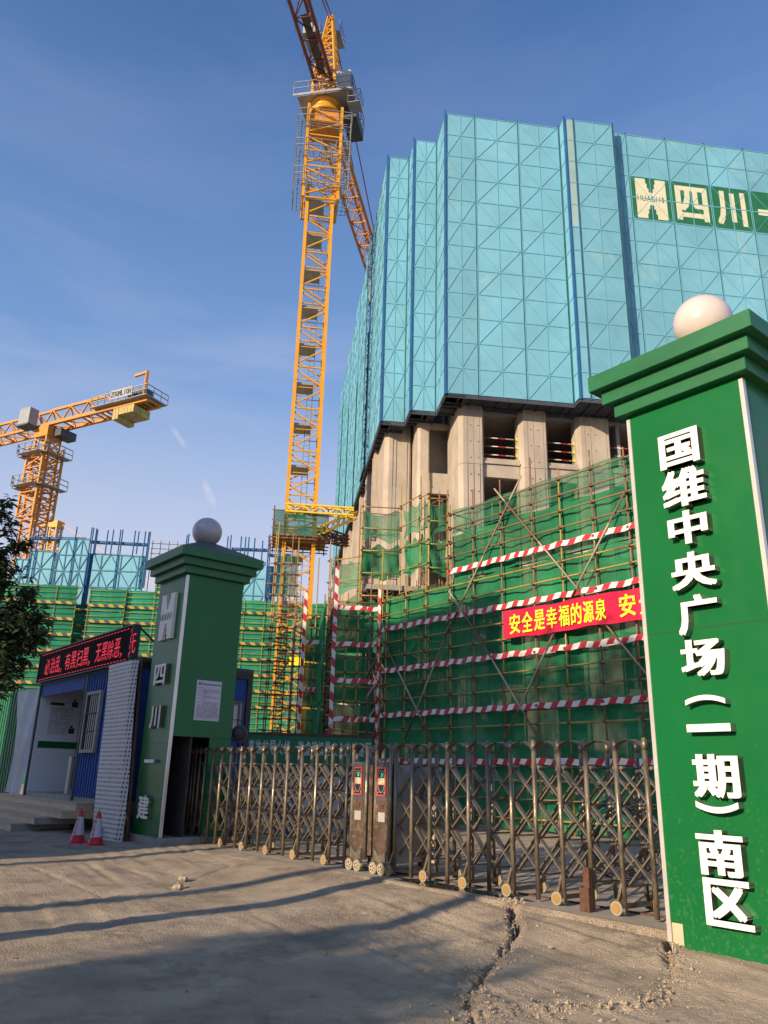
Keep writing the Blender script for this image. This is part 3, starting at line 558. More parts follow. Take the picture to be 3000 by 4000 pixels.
mb = MB(); mb.box(FG, -4.60, -4.18, .64, .68, .18, 1.62); mb.box(FG, -4.60, -4.56, .05, .64, .18, 1.62); mb.build('side_panel', mPlaster, gR)
# rusty bolt post in front of the gate
p = FG.p(-.87, -.09, 0); st = thing('rusty_stake', (p[0], p[1], -.05), 'rusty iron channel stake standing against the folding gate', 'stake')
mb = MB(); mb.box(FG, -.93, -.80, -.14, -.04, -.05, .26); mb.build('sleeve', mRust2, st)
mb = MB(); mb.box(FG, -.885, -.80, -.12, -.065, .262, .48); mb.build('channel', mRust2, st)
# ------------------------------------------------------------------ guard booth, sign board, steps, cones (left)
FH = Frame(FPL.O, GB)                        # same line as the left pillar front; a negative to the left
bo = FH.p(-6, 1.5, 0); booth = thing('guard_booth', (bo[0], bo[1], .6), 'blue corrugated guard booth with open front and white inner wall', 'booth')
mb = MB()
def corr(mb, a0, a1, b, z0, z1, pitch=.18, dp=.035):
    a = a0
    while a < a1 - 1e-6:
        e = min(a+pitch, a1); m_ = a + (e-a)*.5
        mb.box(FH, a, m_, b-dp, b, z0, z1); mb.box(FH, m_, e, b-.006, b, z0, z1); a = e
corr(mb, -5.45, -2.3, 0, .75, 3.86); mb.build('front_wall', mBooth, booth)
mb = MB(); corr(mb, -9.66, -5.5, 0, 3.5, 3.86, 4.2, .01); mb.build('fascia', mBooth, booth)
mb = MB(); mb.box(FH, -9.7, -2.0, -.03, 3.05, 3.86, 4.0); mb.build('roof', mGreyD, booth)
mb = MB(); mb.box(FH, -9.7, -2.0, .0, 3.05, .45, .75); mb.build('floor', mConc2, booth)
mb = MB(); mb.box(FH, -9.7, -9.62, .0, 3.0, .75, 3.86); mb.build('side_wall', mBooth, booth); mb = MB(); mb.box(FH, -2.08, -2.0, .0, 3.0, .75, 3.86); mb.build('side_wall', mBooth, booth)
mb = MB(); mb.box(FH, -9.6, -2.1, 2.85, 2.95, .75, 3.86); mb.build('rear_wall', mPanelW, booth)
FI = Frame(FH.p(-9.55, 0, 0), GB-90)         # white left inner wall, a: back
mb = MB(); mb.box(FI, .0, 2.84, -.0, .05, .75, 3.84); iw = mb.build('inner_wall', mPanelW, booth)
mb = MB(); mb.box(FI, .1, 2.8, -.012, -.003, 2.0, 2.2); mb.build('green_stripe', mGreen, iw)
mt = MB(); rr = random.Random(5)
for i in range(15):
    x_ = .32
    while x_ < .95: l_ = rr.uniform(.05, .2); mt.box(FI, x_, min(x_+l_, 1.05), -.008, -.003, 2.42+i*.055, 2.432+i*.055); x_ += l_ + rr.uniform(.02, .06)
mt.box(FI, .30, .72, -.009, -.003, 3.28, 3.36)
for (x_, z_) in ((.95, 3.25), (.95, 2.45), (1.35, 3.1), (1.35, 2.75)): mt.box(FI, x_, x_+.18, -.009, -.003, z_, z_+.16); mt.box(FI, x_+.04, x_+.12, -.009, -.003, z_+.17, z_+.24)
mt.build('wall_print', mTextG, iw)
fr = MB()
for a_, b_, c_, e_ in ((-5.2, -4.15, 3.28, 3.36), (-5.2, -4.15, 1.82, 1.9), (-5.2, -5.12, 1.9, 3.28), (-4.23, -4.15, 1.9, 3.28)): fr.box(FH, a_, b_, -.12, -.04, c_, e_)
wf = fr.build('window', mPlaster, booth); mb = MB(); mb.box(FH, -5.12, -4.23, -.07, -.05, 1.9, 3.28); mb.build('pane', mGlass, wf)
mb = MB(); [mb.tube(FH.p(-5.1+.14*i, -.1, 1.9), FH.p(-5.1+.14*i, -.1, 3.28), .01, 5) for i in range(7)]; [mb.tube(FH.p(-5.12, -.1, z), FH.p(-4.23, -.1, z), .01, 5) for z in (2.35, 2.8)]; mb.build('bars', mBlack, wf)
for a_ in (-9.66, -5.5, -2.2): mb = MB(); mb.box(FH, a_-.05, a_+.05, -.06, .06, .5, 3.86); mb.build('corner_post', mGreyD, booth)
mb = MB(); mb.path([FH.p(-2.2, -.1, 3.95), FH.p(-2.0, .2, 3.75), FH.p(-1.7, .3, 3.9), FH.p(-1.5, .4, 4.05)], .015, 5); mb.path([FH.p(-5.6, -.07, 3.8), FH.p(-5.6, -.07, 2.2), FH.p(-5.55, -.07, .9)], .012, 5); mb.build('cable', mBlack, booth)
# swing barrier inside
q = FH.p(-6.4, .9, .75); tn = thing('turnstile', q, 'white pedestal access gate with face scanner inside the booth', 'access gate')
mb = MB(); mb.box(FH, -7.75, -7.5, .5, 1.1, .75, 1.75); mb.build('pedestal', mCab, tn); mb = MB(); mb.box(FH, -7.05, -6.9, .5, 1.1, .75, 1.75); mb.build('pedestal', mCab, tn)
mb = MB(); mb.bar(FH.p(-7.0, .6, 1.75), FH.p(-6.95, .55, 1.98), .05); mb.bar(FH.p(-7.15, .58, 1.9), FH.p(-6.85, .58, 1.9), .04); mb.build('bracket', mCab, tn)
mb = MB(); mb.box(FH, -7.15, -6.85, .5, .54, 1.94, 2.2); sc = mb.build('scanner', mBlack, tn); mb = MB(); [mb.tube(FH.p(a, .499, 2.12), FH.p(a, .49, 2.12), .022, 8) for a in (-7.07, -6.93)]; mb.build('scanner_lamp', M('scanner_glow', (.8, .85, .9), emis=1.0), sc)
# LED sign
q = FH.p(-6.1, -.1, 3.9); mLedBack = M('led_face', (.008, .007, .009), .85, spec=.1)
led = thing('led_sign', q, 'long black LED board with red scrolling characters above the booth', 'LED sign')
LB = -.16; A0, A1, Z0, Z1 = -9.75, -2.42, 3.93, 4.80
mb = MB(); mb.box(FH, A0, A1, LB, .02, Z0, Z1); mb.build('case', mLedBack, led)
mb = MB()
for a_, b_, c_, e_ in ((A0, A1, Z1, Z1+.03), (A0, A1, Z0-.03, Z0), (A0-.03, A0, Z0-.03, Z1+.03), (A1, A1+.05, Z0-.03, Z1+.03)): mb.box(FH, a_, b_, LB-.02, .02, c_, e_)
mb.build('rim', mGreyD, led)
mt = MB()
x_ = A0+.15
while x_ < A1-.2: mt.box(FH, x_, x_+.13, LB-.006, LB-.002, Z1-.065, Z1-.045); mt.box(FH, x_, x_+.13, LB-.006, LB-.002, Z0+.05, Z0+.07); x_ += .22
for z_ in np.arange(Z0+.1, Z1-.1, .2): mt.box(FH, A1-.1, A1-.08, LB-.006, LB-.002, z_, z_+.1)
mt.build('dash_border', mLedR, led)
mt = MB()
for ch, x_ in (('必', 180), ('治', 205), ('乱', 226)): pass
def ledch(s, xpx0, xpx1, ypx0, ypx1):
    n = len(s); a0, _ = FH.px(xpx0, (ypx0+ypx1)/2, LB); a1, _ = FH.px(xpx1, (ypx0+ypx1)/2, LB); w_ = (a1-a0)/n
    for i, ch in enumerate(s):
        z0_ = Z0+.17; z1_ = Z1-.22
        if ch in '。，': glyph(mt, ch, FH, a0+w_*i+.02, a0+w_*i+.14, z0_-.03, z0_+.09, LB-.006, LB-.002, 0)
        else: glyph(mt, ch, FH, a0+w_*(i+.06), a0+w_*(i+.94), z0_, z1_, LB-.006, LB-.002, -.004)
ledch('必治乱。', 178, 258, 2560, 2630); ledch('有黑扫黑，', 258, 372, 2520, 2600); ledch('无黑除恶，', 375, 495, 2500, 2580); ledch('无', 506, 531, 2480, 2560)
mt.build('characters', mLedR, led)
mb = MB(); [mb.bar(FH.p(a, .02, Z1-.05), FH.p(a, 1.0, 4.0), .04) for a in (A1+.02, -6, A0+.1)]; mb.build('stay', mGreyD, led)
# perforated sheet standing in front of booth corner
q = FH.p(-3.2, -.3, 0); pf = thing('perforated_sheet', q, 'tall white perforated metal sheet leaning beside the shaded pillar', 'metal sheet')
a0t, a1t = FH.px(428, 2600, -.2)[0], FH.px(522, 2590, -.2)[0]; a0b, a1b = FH.px(365, 3270, -.35)[0], FH.px(455, 3300, -.35)[0]
def pfn(u, v):
    a = (a0b + (a1b-a0b)*u)*(1-v) + (a0t + (a1t-a0t)*u)*v; return FH.p(a, -.38 + .16*v - .02*math.sin(6*v+3*u), -.08 + 4.0*v)
mb = MB(); mb.sheet(pfn, 6, 14); mb.sheet(lambda u, v: pfn(1-u, v) + FH.ey*.012, 6, 14); mb.build('sheet', mPerf, pf)
mb = MB(); mb.sheet(lambda u, v: pfn(1, v) + FH.ex*(.13*u) + FH.ey*(.1*u), 2, 14); mb.build('folded_edge', mPerf, pf)
mb = MB(); mb.tube(FH.p(a1b+.18, -.2, -.1), FH.p(a1t+.1, -.05, 3.9), .035, 8); mb.build('support_post', mRust2, pf)
# dark sheet between booth and pillar
mb = MB(); corr(mb, -2.3, -1.5, .25, -.1, 3.8); q = FH.p(-1.9, .25, 0); tag(mb.build('infill_panel', mBooth, root=(q[0], q[1], 0)), 'dark blue corrugated panel between booth and shaded pillar', 'panel')
for i, (a, b, w_, h_) in enumerate(((-1.95, -.25, .13, .42), (-2.25, -.32, .16, .30))):
    q = FH.p(a, b, -.1); o = MB().box(Frame((q[0], q[1], 0), GB+12*i), -w_, w_, -.12, .12, -.12, -.1+h_).build('concrete_block', mConc2, root=tuple(q)); bv = o.modifiers.new('b', 'BEVEL'); bv.width = .03; bv.segments = 2
    tag(o, ['tall grey concrete block beside the shaded pillar foot', 'short grey concrete block at the foot of the perforated sheet'][i], 'concrete block')
# steps
q = FH.p(-7, -1, -.1); sp = thing('front_steps', q, 'cream tiled steps leading up to the guard booth', 'steps')
for i, (a1_, d, z0, z1) in enumerate(((-5.45, 1.42, -.2, .12), (-4.8, 1.08, .122, .29), (-4.0, .74, .292, .46), (-4.0, .40, .462, .64))):
    mb = MB(); mb.box(FH, -11.5, a1_, -d, 0.0, z0, z1-.02); mb.box(FH, -11.52, a1_+.02, -d-.025, 0.0, z1-.02, z1); mb.build('step', mStep, sp)
    if i < 2: mb = MB(); mb.box(FH, a1_+.021, a1_+.03, -d, -.0, z0, z1-.02); mb.build('side_tile', mConc2, sp)
# tarpaulin sheet and green wall at far left
q = FH.p(-10.8, .0, .7); 
def tarp(u, v): return FH.p(-11.95 + 2.1*u + .1*math.sin(3*v), .02 + .10*math.sin(5*u+4*v) + .05*math.sin(17*u - 3*v), .66 + 3.15*v - .12*u*(1-v))
mb = MB(); mb.sheet(tarp, 24, 24); tag(mb.build('tarpaulin', mTarp, root=tuple(q)), 'grey tarpaulin sheet hung left of the guard booth', 'tarpaulin')
q = FH.p(-15, .2, 0); mb = MB(); corr(mb, -22, -12.0, .2, -.2, 3.9, .3); tag(mb.build('site_wall', mSignG, root=tuple(q)), 'dark green metal site wall at far left under the tree', 'wall')
# cones
def cone(loc, label):
    root = thing('traffic_cone', loc, label, 'traffic cone', 'red warning cones by the steps'); x, y, z = loc; F = Frame((x, y, z), GB)
    mb = MB(); pts = [(-.2+.4*i/1, j) for i in (0, 1) for j in (0, 1)]
    mb.lathe((x, y, z), [(.0, 0), (.21, 0), (.22, .03), (.205, .06), (.15, .085)], 8); mb.build('base', mCone, root)
    mb = MB(); mb.lathe((x, y, z), [(.15, .086), (.125, .20), (.122, .201)], 20); mb.build('cone_body', mCone, root); mb = MB(); mb.lathe((x, y, z), [(.062, .56), (.05, .63), (.04, .665), (0, .67)], 20); mb.build('cone_tip', mCone, root)
    mb = MB(); mb.lathe((x, y, z), [(.122, .201), (.062, .56)], 20); bd = mb.build('reflective_sleeve', mConeW, root)
    mb = MB()
    for k in range(10): t0, t1 = 2*math.pi*k/10, 2*math.pi*(k+1)/10; mb.tube(F.p(.03*math.cos(t0), 0, .70+.03*math.sin(t0)), F.p(.03*math.cos(t1), 0, .70+.03*math.sin(t1)), .009, 6)
    mb.build('ring_handle', mCone, root)
    for (txt, an, nm) in (('出入平安', -58, 'large'), ('请减速慢行注意', -118, 'small')):
        mt = MB(); n = len(txt); dirv = F.ex*math.cos(R(an)) + F.ey*math.sin(R(an)); tg = -F.ex*math.sin(R(an)) + F.ey*math.cos(R(an))
        for i, ch in enumerate(txt):
            hgt = .33/n; zc = .545 - hgt*(i+.5); rad = .122 - (zc-.201)/(.359)*.06 + .004; w_ = min(hgt*.8, .055)
            FF = Frame((0, 0, 0), 0); FF.O = np.array([x, y, z]) + dirv*rad; FF.ex = tg; FF.ey = -dirv
            glyph(mt, ch, FF, -w_/2, w_/2, zc-hgt*.4, zc+hgt*.4, -.002, .002, .02)
        mt.build('print', mCone, bd)
cone(tuple(G(300, 3300, -.1)), 'left one of two red warning cones beside the cream steps'); cone(tuple(G(370, 3310, -.1)), 'right red warning cone, in front of the perforated sheet')
# ------------------------------------------------------------------ yard behind the gate
FY = Frame(atD(1200, 2870, 27.0), 86.0)
FY.O[2] = 0
hw = thing('hoarding', FY.O, 'low green hoarding with faded safety slogan behind the gate', 'hoarding')
a0, zt = FY.px(985, 2868); a1, _ = FY.px(1455, 2880)
mb = MB(); mb.box(FY, a0-2.0, a1, 0, .06, .9, zt); mb.build('panel', mHoard, hw); mb = MB(); mb.box(FY, a0-2, a1, -.03, .09, zt+.002, zt+.07); mb.build('top_rail', mRust2, hw)
mt = MB()
for s_, x0, x1 in (('是事故的导火线', 942, 1136), ('谦虚谨慎是安全的铺路石', 1163, 1452)):
    A, _ = FY.px(x0, 2900); B, _ = FY.px(x1, 2900); w_ = (B-A)/len(s_); [glyph(mt, ch, FY, A+w_*(i+.05), A+w_*(i+.9), zt-.62, zt-.17, -.012, -.002, .03) for i, ch in enumerate(s_)]
mt.build('slogan', mHoardT, hw)
FW = Frame(atD(1150, 3000, 25.0), 86.0); FW.O[2] = 0
q = FW.O; mb = MB(); mb.box(FW, -3, 3.2, 0, .2, .0, 1.32); mb.box(FW, -3.02, 3.22, -.02, .22, 1.32, 1.38); tag(mb.build('barrier_wall', mWhiteWall, root=tuple(q)), 'low whitewashed wall seen through the gate bars', 'wall')
q = atD(1110, 3100, 21.5); q[2] = 0; mb = MB(); mb.lathe(q, [(0, 0), (.28, 0), (.3, .05), (.29, .45), (.3, .47), (.29, .9), (.26, .93), (0, .93)], 20); tag(mb.build('blue_drum', mBooth, root=tuple(q)), 'blue plastic drum standing behind the gate bars', 'drum')
# right side of the booth, seen past the pillar: dark corner frame and barred window
FSd = Frame(FH.p(-1.995, 0, 0), GB-90)
for (b0, b1, z0, z1) in ((2.88, 3.02, .4, 3.9), (0, 2.88, 3.74, 3.9)): mb = MB(); mb.box(FSd, b0, b1, -.04, -.003, z0, z1); mb.build('side_frame', mBlack, booth)
mb = MB()
for b0, b1, z0, z1 in ((1.9, 2.75, 3.08, 3.15), (1.9, 2.75, 2.28, 2.35), (1.9, 1.97, 2.35, 3.08), (2.68, 2.75, 2.35, 3.08)): mb.box(FSd, b0, b1, -.08, -.003, z0, z1)
wn = mb.build('window', mGrey, booth); mb = MB(); mb.box(FSd, 1.97, 2.68, -.02, -.004, 2.35, 3.08); mb.build('pane', mPanelW, wn)
mb = MB(); [mb.tube(FSd.p(1.92+.14*i, -.11, 2.25), FSd.p(1.92+.14*i, -.11, 3.18), .011, 5) for i in range(7)]; [mb.tube(FSd.p(1.9, -.11, z), FSd.p(2.78, -.11, z), .011, 5) for z in (2.3, 2.7, 3.12)]; mb.build('bars', mPoleR, wn)
q = atD(935, 2868, 19.0); mr_ = thing('convex_mirror', (q[0], q[1], 0), 'round black disc with thin pale rim behind the shaded pillar', 'round mirror')
d = Vector((-q[0], -q[1], 0)).normalized()
mb = MB(); mb.tube((q[0], q[1], 0), (q[0], q[1], q[2]), .03, 8); mb.build('pole', mBlack, mr_)
mb = MB(); mb.lathe(Vector(q) + d*.05, [(0, .03), (.12, .02), (.19, 0), (.2, -.03), (.19, -.04)], 28, d); mb.build('disc', mBlack, mr_)
mb = MB(); [mb.tube(Vector(q) + d*.06 + (Vector((-d.y, d.x, 0))*math.cos(2*math.pi*i/28) + Vector((0, 0, 1))*math.sin(2*math.pi*i/28))*.175, Vector(q) + d*.06 + (Vector((-d.y, d.x, 0))*math.cos(2*math.pi*(i+1)/28) + Vector((0, 0, 1))*math.sin(2*math.pi*(i+1)/28))*.175, .006, 4) for i in range(28)]; mb.build('rim', mGrey, mr_)
# wire coil
q = G(2440, 3285, .0); q = atD(2420, 3150, 13.5); q[2] = .62; ax = Vector((math.sin(R(-75)), math.cos(R(-75)), 0)); ax = Vector((-.2, -1, 0)).normalized()
cl = thing('wire_coil', (q[0], q[1], 0), 'large coil of steel wire rod lying behind the gate', 'wire coil'); mb = MB(); X_ = Vector((-ax.y, ax.x, 0)); rr = random.Random(2)
for k in range(26):
    r = .37 + .24*rr.random(); off = rr.uniform(-.3, .3); tilt = rr.uniform(-.12, .12); n = 22; ph = rr.random()*6
    ps = [Vector(q) + ax*(off + tilt*math.sin(2*math.pi*i/n+ph)) + X_*(r*math.cos(2*math.pi*i/n)) + Vector((0, 0, r*.98*math.sin(2*math.pi*i/n))) for i in range(n+1)]; mb.path(ps, .006, 4)
mb.build('strands', mWire, cl)
mb = MB(); mb.lathe(Vector(q) + ax*-.3, [(.36, 0), (.36, .6)], 24, ax); mb.build('inner_drum', mBlack, cl)
# ------------------------------------------------------------------ scaffolding
def net_fn(F, a0, a1, b, z0, z1, amp=.05, seed=0, sag=0.):
    rs = random.Random(seed); ph = [rs.uniform(0, 6) for _ in range(6)]
    def f(u, v):
        a = a0 + (a1-a0)*u; z = z0 + (z1-z0)*v
        bulge = amp*1.3*(math.sin(2.3*a+ph[0]+.6*z)*.5 + .6*math.sin(5.1*a + ph[1] + 1.3*math.sin(2*z+ph[2])) + .35*math.sin(11*a+ph[3]+z*2) + .3*math.sin(3*a + 5*z*min(1, 4/(z1-z0)) + ph[4])) * (.35 + math.sin(math.pi*v)) + amp*.8*math.sin(math.pi*v)
        zs = z - sag*abs(math.sin(math.pi*u*(1 + seed % 3) + .4))*(v**3) + sag*.9*abs(math.sin(2.1*a + ph[5]))*(1-v)**3 + .03*math.sin(a*3+ph[4])*(1 if v < .05 or v > .95 else 0)
        return F.p(a, b + bulge*.8, zs)
    return f
def scaffold(F, name, label, stds, z0, zt, ledz, a0, a1, nets=None, tapes=(), tapesV=(), braces=(), netb=.16, pole=mPole, poleR=mPoleR, r=.028, rt=8.9, depth=1.0, netm=mNet, tapem=mTape, cat='scaffolding', group=None, top_extra=.35, coup=True, seed=0, namp=.05, sag=0.):
    c = F.p((a0+a1)/2, 0, 0); root = thing(name, (c[0], c[1], 0), label, cat, group); rs = random.Random(seed)
    for a in stds:
        mb = MB(); ztt = zt(a) if callable(zt) else zt; e = rs.uniform(.1, 1.0)*top_extra; mb.tube(F.p(a, 0, z0), F.p(a+rs.uniform(-.03, .03), 0, ztt+e), r, 6); mb.build('standard', pole if ztt < rt else poleR if rs.random() < .5 else pole, root)
    for z in ledz:
        A0 = max([a0] + [a for a in [a0]]); lo_ = a0
        if callable(zt):
            aa = [a for a in np.arange(a0, a1, .1) if zt(a) >= z-.02]
            if not aa: continue
            lo_ = aa[0]
        mb = MB(); dz = rs.uniform(-.03, .03); mb.tube(F.p(lo_ - rs.uniform(0, .2), -.05, z+dz), F.p(a1 + rs.uniform(0, .1), -.05, z-dz), r, 6); mb.build('ledger', poleR if z > rt - .8 else pole, root)
    if coup:
        mb = MB()
        for a in stds:
            for z in ledz:
                if (zt(a) if callable(zt) else zt) >= z-.05: mb.box(F, a-.045, a+.045, -.085, .03, z-.04, z+.04)
        mb.build('couplers', mCoup, root)['kind'] = 'stuff'
    for i, (n0, n1, m0, m1, mt_) in enumerate(nets or ()):
        mb = MB(); mb.sheet(net_fn(F, n0, n1, netb, m0, m1, namp, seed*10+i, sag), max(6, int((n1-n0)*8)), 9); mb.build('safety_net', mt_ or netm, root)
    for (n0, n1, z) in tapes:
        mb = MB(); ph = rs.random()*6; mb.sheet(lambda u, v: F.p(n0+(n1-n0)*u, -.09 - .01*math.sin(9*u+ph), z - .085 + .17*v + .02*math.sin(7*u*(n1-n0)+ph)), max(4, int((n1-n0)*5)), 1); mb.build('toe_board', tapem, root)
    for (a, m0, m1, ang) in tapesV:
        mb = MB(); mb.box(F, a-.07, a+.07, -.10, -.06, m0, m1); mb.build('striped_post', mTapeV, root)
    for (p0, p1) in braces:
        mb = MB(); mb.tube(F.p(p0[0], -.12, p0[1]), F.p(p1[0], -.12, p1[1]), .03, 6); mb.build('brace', mBrace, root)
    return root
FA = Frame((0, 29.86, 0), GB)
LZ = .527; LEDZ = [.37 + LZ*i for i in range(20)]
ztA = lambda a: 8.05 + .02*a if a < 3.6 else 10.62
tz = [1.95, 3.53, 5.13, 6.69, 8.27]
fpx = lambda x, y: FA.px(x, y)
brs = [(fpx(2045, 1862), fpx(1748, 2491)), (fpx(1748, 2495), fpx(1590, 2890)), (fpx(1940, 1912), fpx(2275, 2312)), (fpx(2450, 1925), fpx(2240, 2340)), (fpx(1763, 2310), fpx(1900, 2520)), (fpx(1880, 2490), fpx(2160, 2960)), (fpx(2230, 2350), fpx(1950, 2960)), (fpx(2260, 2300), fpx(2540, 2640)), (fpx(1500, 2490), fpx(1700, 2900))]
nets = []
for i in range(5): nets.append((.05, 13.0, .37 + 1.58*i - (0 if i else .3), 1.93 + 1.58*i if i < 4 else 7.95, None))
nets.append((3.75, 13.0, 8.0, 9.66, None)); nets.append((3.75, 13.0, 9.68, 10.58, mNetT))
scA = scaffold(FA, 'scaffold', 'wide yellow tube scaffold with green netting carrying the red banner', [.05, .35, 1.44, 2.53, 3.83, 4.93, 6.22, 7.55, 8.69, 9.91, 11.1, 12.3], 0, ztA, LEDZ, 0, 13, nets, [(0, 13, z) for z in tz[:4]] + [(3.75, 13, tz[4])], [(0, .3, 8.3, 0)], brs, seed=1, top_extra=.9)
mb = MB()                                    # inner row and cross tubes, seen at the open end and through the sheer net
for a in (.0, 1.44, 2.53, 3.83, 4.93, 6.22, 7.55, 8.69, 9.91, 11.1): mb.tube(FA.p(a, 1.0, 0), FA.p(a, 1.0, ztA(a)+.2), .028, 5)
for z in LEDZ[::3]: mb.tube(FA.p(3.8 if z > 8 else 0, 1.0, z), FA.p(13, 1.0, z), .028, 5)
for a in (.0, .35, 1.44, 2.53, 3.83):
    for z in LEDZ:
        if z < ztA(a): mb.tube(FA.p(a, -.15, z+.06), FA.p(a, 1.2, z+.06), .026, 5)
mb.build('inner_row', mPoleR, scA)
# red banner
b0, b1 = fpx(1983, 2380)[0], 13.2; ban = thing('slogan_banner', FA.p(9, -.3, 5.6), 'red cloth banner with yellow characters tied to the scaffold', 'banner')
def bf(u, v): a = b0 + (b1-b0)*u; return FA.p(a, -.20 - .02*math.sin(4*a+2*v), 5.60 + .87*v + .02*math.sin(2.1*a) + .02*math.sin(a*5)*(v-.5))
mb = MB(); mb.sheet(bf, 60, 4); mb.build('cloth', mBan, ban)
mt = MB()
for i, ch in enumerate('安全是幸福的源泉'):
    x0 = 1300 + (980 + 66.5*i)*.7233; x1 = x0 + 58*.7233; A = fpx(x0, 2400)[0]; B = fpx(x1, 2400)[0]; glyph(mt, ch, FA, A, B, 5.72, 6.34, -.236, -.226, .02)
mt.build('characters', mYel, ban); mt = MB()
for i, ch in enumerate('安全是'): A = fpx(1300+1572*.7233, 2360)[0] + .62*i; glyph(mt, ch, FA, A, A+.52, 5.72, 6.34, -.236, -.226, .02)
mt.build('characters', mYel, ban)
# frontal scaffolds left of the corner (parallel to the tower)
FS1 = Frame((-.02, 29.92, 0), 82.6)
def zat(px, py, F): return F.px(px, py)[1]
t1 = [zat(1390, y, FS1) for y in (2377, 2519, 2661, 2811)]
scaffold(FS1, 'scaffold', 'narrow netted scaffold bay left of the scaffold corner with striped posts', [-1.75, -1.3, -.85, -.4, -.1, .0], 0, 7.7, [.3 + .53*i for i in range(15)], -1.8, .05, [(-1.75, -.2, .3+1.85*i, 2.1+1.85*i, None) for i in range(4)], [(-1.7, -.1, z) for z in t1], [(-1.75, .3, zat(1308, 2213, FS1), 0)], [((-.5, .5+.9*i), (-.15, 1.1+.9*i)) for i in range(7)], netb=.5, seed=2, rt=6, top_extra=2.2)
FS2 = Frame(FS1.p(-1.8, 0, 0), -7.4)
scaffold(FS2, 'scaffold', 'side return of narrow yellow scaffold going back toward the tower', [.0, .8, 1.6, 2.4, 3.2], 0, 7.9, [.5 + .53*i for i in range(15)], 0, 3.3, [(0, 3.2, .3+1.9*i, 2.1+1.9*i, None) for i in range(4)], netb=.3, seed=3, rt=3, top_extra=2.8)
FS3 = Frame(FS2.p(3.0, 0, 0), 82.6)
scaffold(FS3, 'scaffold', 'slim scaffold bay with short striped boards beside the crane mast', [-1.35, -1.1, -.55, -.2, 0], 0, 7.9, [.3 + .53*i for i in range(15)], -1.4, .1, [(-.9, 0, .3+1.85*i, 2.1+1.85*i, None) for i in range(4)], [(-.95, -.1, .9+1.9*i) for i in range(4)], [(-1.0, .3, zat(1228, 2310, FS3), 0)], netb=.5, seed=4, rt=3, top_extra=2.5)
FS4 = Frame(FS3.p(-1.4, .4, 0), 82.6)
scaffold(FS4, 'scaffold', 'rusty open scaffold tower standing in front of the crane mast', [-1.0, -.92, -.62, -.3, 0], 0, 10.4, [.3 + .46*i for i in range(22)], -1.1, .05, [(-1.0, .0, 8.6, 10.3, mNetT)], seed=5, rt=3, top_extra=1.5, braces=[((-1.0+.1*i, 1+1.3*i), (-.4+.1*i, 2.+1.3*i)) for i in range(4)], netb=.05)
mb = MB(); F_ = FS4
for k in range(46): z = .5 + .17*k; mb.bar(F_.p(-.85 + .3*(k % 6)/6, 1.0, z), F_.p(-.25, 1.0 + .6*(k % 2), z), .25, .03)
tag(mb.build('stair_tower', mPoleR, root=tuple(F_.p(-.8, 1.2, 0))), 'brown zigzag stair flight inside the open scaffold tower', 'stair')
# open draped scaffolds in front of tower's left part
def fb_seg(pxL, pxR, yT, vL, vR):
    pL_ = onp(pxL, yT, FB.p(0, vL, 0), FB.ey); pR_ = onp(pxR, yT, FB.p(0, vR, 0), FB.ey); d = pR_ - pL_; return Frame((pL_[0], pL_[1], 0), math.degrees(math.atan2(d[0], d[1]))), float(np.hypot(d[0], d[1])), float(pL_[2])
segs = [(1292, 1418, 2110, 2.2, 1.0), (1418, 1568, 1977, .6, .6), (1568, 1643, 1977, .6, -1.2), (1643, 1676, 1945, -1.2, -1.9), (1676, 1745, 1945, -1.9, -1.9)]
lbls = ['draped green netting scaffold stepping down left of the tower', 'sheer netted scaffold panel in front of the pale concrete walls', 'angled scaffold panel with torn green netting below the window recess', 'short angled scaffold panel topped by crumpled netting', 'narrow scaffold panel with sagging net beside the big net wall']
for i, sg in enumerate(segs):
    F_, Ls, zt_ = fb_seg(*sg); n = max(2, int(Ls/1.3)+1); zb_ = 6.6
    if i == 0: zt_ = 11.9
    root = scaffold(F_, 'scaffold', lbls[i], [Ls*k/(n-1) for k in range(n)], zb_ - 3.5, zt_, [zt_ - .02 - 1.15*k for k in range(7)], 0, Ls, [(0, Ls, zt_-1.9, zt_-.05, mNetT), (0, Ls, zt_-3.9, zt_-1.85, mNet if i else mNetT), (0, Ls, zt_-7.5, zt_-4.6 if i else zt_-3.8, mNet)], netb=.12, namp=.13, sag=.35, seed=20+i, rt=99, top_extra=1.2, r=.03)
    mb = MB(); [mb.tube(F_.p(Ls*k/(n-1), 1.1, zb_-3.5), F_.p(Ls*k/(n-1), 1.1, zt_+.4), .028, 5) for k in range(n)]; [mb.tube(F_.p(0, 1.1, zt_-1.15*k), F_.p(Ls, 1.1, zt_-1.15*k), .028, 5) for k in range(6)]
    rs = random.Random(i); [mb.tube(F_.p(rs.uniform(0, Ls), rs.uniform(0, 1), zb_ + rs.uniform(-1, 2.)), F_.p(rs.uniform(0, Ls), rs.uniform(0, 1), zb_ + rs.uniform(-1, 2.5)), .026, 5) for _ in range(10)]
    mb.build('inner_row', mPoleR, root)
    if i in (1, 2, 3):
        mb = MB(); [mb.bar(F_.p(rs.uniform(-.2, Ls), rs.uniform(.2, 1.2), 9.9 + rs.gauss(0, .16)), F_.p(rs.uniform(0, Ls), rs.uniform(.2, 1.2), 9.9 + rs.gauss(0, .16)), .03) for _ in range(45)]; mb.build('loose_sticks', mCoup, root)
